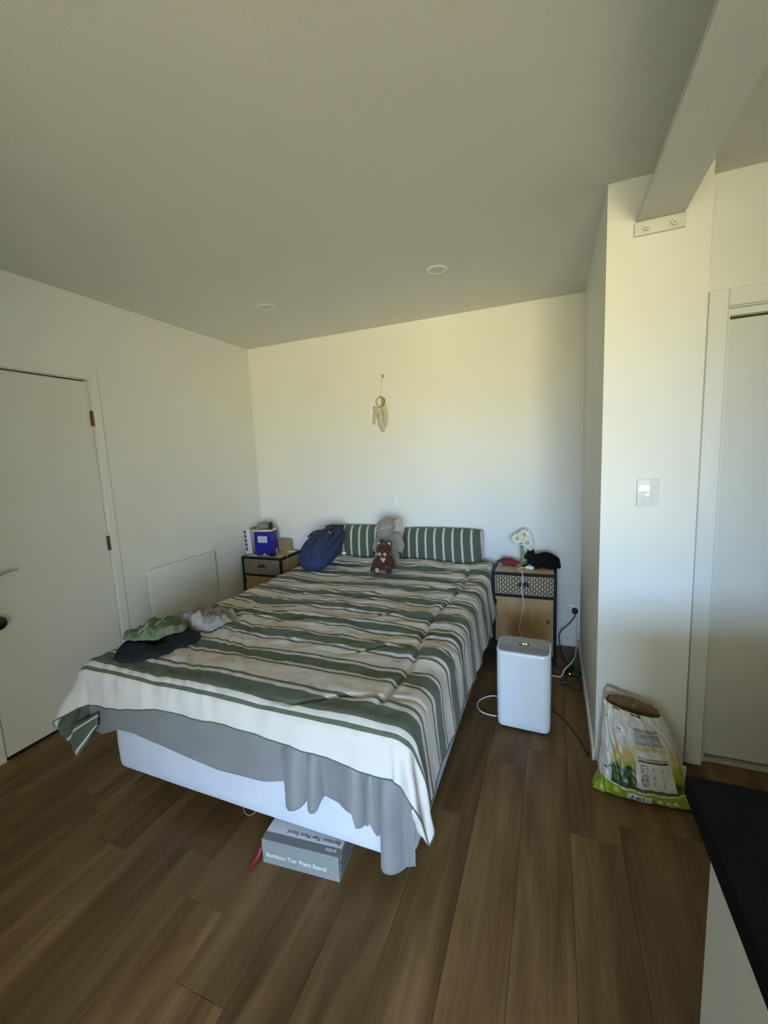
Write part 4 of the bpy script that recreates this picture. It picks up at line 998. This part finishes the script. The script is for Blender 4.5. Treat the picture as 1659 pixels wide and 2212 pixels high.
# ------------------------------------------------------------------ clothes on the duvet
def pile(name, outline, h, m, label, cat, folds=14.0, amp=.014, seedv=0.0, lift=None, diag=.8, nr=46, na=110, base_h=.010):
    ol = np.array(outline); c = ol.mean(0); rel = ol-c
    ang = np.arctan2(rel[:, 1], rel[:, 0]); rad = np.hypot(rel[:, 0], rel[:, 1]); o_ = np.argsort(ang); ang, rad = ang[o_], rad[o_]
    A = np.linspace(-np.pi, np.pi, na+1)[:-1]
    Rr_ = np.interp(A, np.concatenate([ang-2*np.pi, ang, ang+2*np.pi]), np.tile(rad, 3))
    Rr_ = (Rr_+np.roll(Rr_, 1)+np.roll(Rr_, -1))/3*(1+.12*pn(A*2.2, seedv)+.07*pn(A*5, seedv+3))
    rho = np.concatenate([np.linspace(0.02, 1, nr)])
    Ag, Rg = np.meshgrid(A, rho, indexing='ij')
    X_ = c[0]+np.cos(Ag)*Rg*Rr_[:, None]; Y_ = c[1]+np.sin(Ag)*Rg*Rr_[:, None]
    bz = np.vectorize(bed_z)(X_, Y_)
    if lift is not None: bz = lift(X_, Y_, bz)
    dome = np.clip(1-Rg**3.5, 0, 1)**.5
    wx_, wy_ = X_+.03*pn(X_*9+seedv, Y_*9), Y_+.03*pn(X_*9, Y_*9+seedv)
    f1 = ridge(pn((wx_+diag*wy_)*folds+seedv, (wx_-wy_)*folds*.35)); f2 = ridge(pn(wx_*folds*.8+7, wy_*folds*.8+seedv)); f3 = pn(wx_*folds*2.5, wy_*folds*2.5)
    Zt = bz+base_h+dome*(h*(.62+.9*pn(wx_*7+seedv, wy_*7))+amp*(f1+f2*.8-.7)+amp*.5*f3)
    Zt = np.maximum(Zt, bz+base_h)
    # under side
    Xb, Yb, Zb = X_[:, ::-1]*1.0, Y_[:, ::-1]*1.0, bz[:, ::-1]+.006
    o = gridmesh(name, np.concatenate([X_, Xb], 1), np.concatenate([Y_, Yb], 1), np.concatenate([Zt, Zb], 1), m, closed_u=True)
    tag(o, label, cat); o['_t'] = 0; del o['_t']
    return o, c
BLKC = mat('black_fabric', (.010, .012, .016), .85, (.016, .019, .025), 60, bump=.3, bscale=400, spec=.2)
GRNC = mat('sage_jersey', (.115, .155, .095), .9, (.135, .18, .115), 30, bump=.3, bscale=400, spec=.2)
GRYC = mat('grey_jersey', (.25, .235, .23), .9, (.31, .295, .29), 30, bump=.3, bscale=400, spec=.2)
pile('black_garment', [(-1.785, 1.155), (-1.70, 1.165), (-1.63, 1.215), (-1.585, 1.33), (-1.58, 1.45), (-1.64, 1.49), (-1.78, 1.46), (-1.86, 1.36), (-1.85, 1.24)], .030, BLKC, 'folded black garment under the sage green top on the bed corner', 'garment', folds=11, amp=.009, seedv=3.1)
_sg, _ = pile('sage_shirt', [(-1.865, 1.265), (-1.80, 1.245), (-1.715, 1.275), (-1.665, 1.345), (-1.655, 1.43), (-1.70, 1.475), (-1.80, 1.475), (-1.875, 1.40)], .050, GRNC, 'crumpled sage green top lying on the black garment', 'top', folds=13, amp=.022, seedv=8.2, lift=lambda X, Y, b: b+.040)
_vv = np.array([tuple(v.co) for v in _sg.data.vertices])
_sp = []
for _t in np.linspace(0, 1, 16):
    _px, _py = -1.775+(-1.80+1.775)*_t+.03*math.sin(_t*3), 1.275+.175*_t
    _d = np.hypot(_vv[:, 0]-_px, _vv[:, 1]-_py); _n = np.argsort(_d)[:6]
    _sp.append((_px, _py, float(_vv[_n, 2].max())+.002))
tube('seam', _sp, .0025, mat('pale_seam', (.40, .45, .34), .8, (.45, .50, .39), 60), _sg, seg=6, n=2)
pile('grey_garment', [(-1.905, 1.55), (-1.84, 1.515), (-1.73, 1.505), (-1.64, 1.515), (-1.585, 1.55), (-1.56, 1.64), (-1.60, 1.72), (-1.72, 1.76), (-1.84, 1.74), (-1.90, 1.66)], .075, GRYC, 'crumpled pale grey garment on the duvet behind the sage green top', 'garment', folds=11, amp=.034, seedv=14.7)

# ------------------------------------------------------------------ box under the bed foot
BOXG = mat('grey_card', (.20, .205, .19), .6, (.215, .22, .205), 20); BOXL = mat('pale_card', (.56, .57, .60), .6, (.58, .59, .62), 20); BOXD = mat('dark_card', (.145, .15, .148), .6, (.155, .16, .158), 20)
INKB = mat('ink_black', (.03, .03, .035), .6, (.04, .04, .045), 30); INKW = mat('ink_white', (.62, .63, .60), .6, (.66, .67, .64), 30)
pb = thing('flat_carton', (-.86, 1.24, 0), 'grey printed flat-pack box on the floor under the bed foot', 'box', rz=math.radians(5.2))
W2, D2_, H2 = .312, .26, .100
fr0 = -.128
boxes('box_body', [((-W2/2, fr0, .0006), (W2/2, fr0+D2_, H2))], BOXG, pb)
boxes('top_print', [((-W2/2+.001, fr0+.034, H2+.0001), (W2/2-.001, fr0+D2_, H2+.0008))], BOXL, pb)
boxes('top_band', [((-W2/2+.001, fr0+.0005, H2+.0001), (W2/2-.001, fr0+.0338, H2+.0007))], BOXD, pb)
for k in range(3): boxes('end_layer', [((W2/2+.0001, fr0+.01+k*.004, .012+k*.028), (W2/2+.003, fr0+D2_-.01, .034+k*.028))], BOXD, pb)
text_mesh('lettering', 'Bamboo Tier Plant Stand', .0245, Matrix.Translation((-W2/2+.014, fr0-.0003, .030)) @ Matrix.Rotation(math.radians(90), 4, 'X'), INKW, pb)
text_mesh('lettering', 'Bamboo Tier Plant Stand', .0215, Matrix.Translation((W2/2-.012, fr0+.058, H2+.0011)) @ Matrix.Rotation(math.pi, 4, 'Z'), INKB, pb)
text_mesh('lettering', 'anko', .022, Matrix.Translation((W2/2-.016, fr0+.025, H2+.0010)) @ Matrix.Rotation(math.pi, 4, 'Z'), INKW, pb)
REDR = mat('red_ribbon', (.24, .010, .018), .6, (.30, .016, .026), 30)
rb = tube('red_strap', [(-1.035, 1.20, .06), (-1.030, 1.155, .055), (-1.028, 1.125, .035), (-1.030, 1.10, .012), (-1.035, 1.075, .006), (-1.032, 1.05, .005)], .006, REDR, seg=8, radii=[.004, .006, .007, .008, .006, .003])
tag(rb, 'red strap trailing on the floor beside the flat-pack box', 'strap')
rg = tube('wire_loop', [(-1.20+.035*math.cos(a_), 1.27+.025*math.sin(a_), .030+.025*math.sin(a_)) for a_ in np.linspace(0, 2*math.pi, 25)[:-1]], .0016, mat('tan_wire', (.30, .24, .14), .6, (.34, .28, .17), 30), closed=True, smooth_path=False)
tag(rg, 'thin tan wire loop in the dark under the bed', 'wire')
cr_ = blob('crumb', (0, 0, .003), (.004, .003, .003), mat('dark_crumb', (.03, .02, .015), .9, (.04, .03, .02), 80), n=2, amp=.002, fs=300); cr_.location = (-.72, 1.055, 0.0003)
tag(cr_, 'tiny dark crumb on the floor in front of the flat-pack box', 'crumb')

# ------------------------------------------------------------------ printed bag by the projecting wall
bag = thing('printed_bag', (.372, 1.93, 0), 'open white and green printed bag slumped on the floor by the projecting wall', 'bag')
BAGM = vcol_mat('printed_film', .30, .5, bump=.15, bscale=25)
nU, nV = 420, 260
uu = np.linspace(-np.pi, np.pi, nU+1)[:-1]; vv = np.linspace(0, 1, nV)
Ug, Vg = np.meshgrid(uu, vv, indexing='ij')
HB = .360
def bag_geo(Ug, Vg, off=0.0):
    hw = np.interp(Vg, [0, .04, .12, .3, .6, .85, 1.0], [.196, .192, .172, .158, .142, .120, .108])-off
    hd = np.interp(Vg, [0, .03, .10, .25, .5, .8, 1.0], [.014, .050, .078, .085, .075, .046, .022])-off*.6
    cx = np.interp(Vg, [0, .5, 1], [.0, -.012, -.038]); cyy = np.interp(Vg, [0, .1, .5, 1], [-.04, -.015, .018, .045])
    c_, s__ = np.cos(Ug), np.sin(Ug)
    x = cx+hw*np.sign(s__)*np.abs(s__)**.85; y = cyy-hd*np.sign(c_)*np.abs(c_)**.8
    cr = .007*pn(Ug*3+2, Vg*4)+.005*pn(Ug*6+Vg*3, Vg*9)+.004*ridge(pn(Ug*4+Vg*5, Vg*3-Ug))
    cr = cr*(Vg > .02)
    x = x+cr*s__; y = y-cr*c_*1.3
    z = HB*Vg
    rim = sstep(.75, 1, Vg)
    z = z+rim*(.020*(-x/.11)+.012*np.cos(Ug*2)*-1*0)-rim*.022*np.cos(Ug)
    # bottom seal flares to the corners
    z = z+.004*(1-sstep(0, .05, Vg))+.010*np.abs(s__)**6*(1-sstep(0, .06, Vg))
    return x, y, np.maximum(z, .0015)
gx, gy, gz = bag_geo(Ug, Vg)
# colour print: un is the horizontal coordinate across the front (-1 left .. 1 right), v the height
un = np.sin(Ug); v = Vg; front = np.cos(Ug) > -.15
WHT = np.array([.62, .60, .55]); LIME = np.array([.27, .36, .015])
col = np.tile(WHT, un.shape+(1,))
def put(mask, c):
    col[mask] = c
land = (un > -.70) & (un < .97)
hz2 = .60-.10*np.clip(un+.5, 0, 1)
yel = np.array([.60, .46, .14]); ylg = np.array([.33, .33, .03]); dgr = np.array([.025, .055, .012]); mgr = np.array([.085, .13, .02])
t1 = sstep(.68, .52, v)[..., None]; t2 = sstep(.50, .40, v)[..., None]
lc = WHT*(1-t1)+(yel*(1-t2)+ylg*t2)*t1
bush = pn(un*9, v*22)+.6*pn(un*20, v*45)
lowl = (v < .40+.05*pn(un*6, 1.3)) & (un < .0)
lc = np.where((lowl)[..., None], np.where((bush > 0)[..., None], mgr, dgr), lc)
hill = (un > .3) & (v < .36-.22*(un-.3)+.05)
lc = np.where(hill[..., None], np.where((np.abs(v-(.36-.22*(un-.3))) < .03)[..., None], dgr, np.array([.11, .17, .012])), lc)
lowm = (v < .26)
lc = np.where((lowm & (np.abs(un) < .9) & (un > -.1))[..., None], np.array([.10, .14, .02]), lc)
m_ = land & front & (v < .68); col[m_] = lc[m_]
put(front & (v < .195-.055*np.cos((un-.15)*1.3)+.03+.0), np.array([.66, .65, .58]))
limem = (v < .195-.055*np.cos((un-.15)*1.3)+.012)
put(limem, LIME)
# label panels
lab = front & (un > -.12) & (un < .66) & (v > .215) & (v < .60); put(lab, np.array([.64, .62, .58]))
put(front & (un > -.06) & (un < .60) & (v > .525) & (v < .535), np.array([.2, .19, .17])); put(front & (un > -.06) & (un < .60) & (v > .490) & (v < .512), np.array([.11, .10, .09]))
scr = front & (un > -.04) & (un < .08) & (v > .25) & (v < .47) & (pn(un*30, v*90) > -.05); put(scr, np.array([.16, .16, .16]))
for uc in (.20, .40):
    put(front & (np.abs(un-uc) < .014) & (v > .25) & (v < .46) & (pn(un*4+uc*50, v*45) > .08), np.array([.30, .29, .26]))
put(front & (un > -.08) & (un < .62) & (v > .605) & (v < .645), np.array([.52, .46, .22]))
lin = (np.mod(v*82, 1) < .55) & (pn(un*24, np.floor(v*82)*1.7) > -.32)
put(front & (un > -.06) & (un < .56) & (v > .655) & (v < .775), np.array([.54, .53, .52]))
put(front & (un > -.06) & (un < .56) & (v > .655) & (v < .775) & lin, np.array([.20, .19, .22]))
lin2 = ((v > .79) & (v < .802)) | ((v > .812) & (v < .824))
put(front & (un > -.06) & (un < .56) & lin2 & (pn(un*30, v*200) > -.3), np.array([.07, .06, .09]))
# barcode and dots on the lime band
put(front & (un > -.30) & (un < .10) & (v > .030) & (v < .125), np.array([.60, .60, .57]))
put(front & (un > -.24) & (un < .02) & (v > .045) & (v < .110) & (pn(un*70, 0.5+v*0) > 0), np.array([.06, .06, .08]))
for uc in (.24, .40, .56): put(front & (((un-uc)/.062)**2+((v-.085)/.027)**2 < 1), np.array([.66, .65, .62]))
# black speckles on the white side
rsp = random.Random(4)
for k in range(9):
    su, sv = rsp.uniform(-.98, -.4), rsp.uniform(.25, .92)
    put(front & (((un-su)/.022)**2+((v-sv)/.010)**2 < 1), np.array([.05, .04, .04]))
for su in (-.55, .05): put(front & (np.abs(un-su) < .12) & (v > .968) & (v < .99), np.array([.05, .05, .05]))
put(front & (v > .992), np.array([.40, .42, .15]))
body = gridmesh('bag_body', gx, gy, gz, BAGM, bag, closed_u=True)
ca = body.data.color_attributes.new('print', 'FLOAT_COLOR', 'POINT')
rgba = np.concatenate([col.reshape(-1, 3), np.ones((nU*nV, 1))], 1).astype(np.float32); ca.data.foreach_set('color', rgba.ravel())
# brown paper lining, seen through the open top
KRAFT = mat('brown_lining', (.20, .105, .040), .8, (.26, .145, .060), 25, bump=.3, bscale=40)
v3 = np.linspace(.45, 1.0, 30); U3, V3 = np.meshgrid(np.linspace(-np.pi, np.pi, 81)[:-1], v3, indexing='ij')
lx_, ly_, lz_ = bag_geo(U3, V3, .012)
lz_ = lz_-.002+sstep(.85, 1, V3)*np.where(np.cos(U3) < -.2, .004+.010*pn(U3*4, 2.2), -.004)
gridmesh('paper_lining', lx_, ly_, lz_, KRAFT, bag, closed_u=True)
fx_, fy_, fz_ = bag_geo(np.linspace(-np.pi, np.pi, 41)[:-1], np.full(40, .5), .006)
raw('contents', [(a_, b_, c_) for a_, b_, c_ in zip(fx_, fy_, fz_)], [tuple(range(40))], KRAFT, bag)
bf = patch('back_flap', [(-.146, .086, .372), (.060, .090, .322), (.052, .104, .352), (-.132, .104, .412)], mat('bag_white', (.50, .47, .40), .5, (.54, .51, .44), 20), bag, n=12, thick=.001, amp=.004)
patch('seal_tab', [(-.198, -.055, .006), (-.150, -.075, .006), (-.150, -.050, .055), (-.185, -.045, .040)], mat('lime_film', (.27, .36, .015), .35, (.31, .40, .03), 20), bag, n=8, thick=.001, amp=.003)
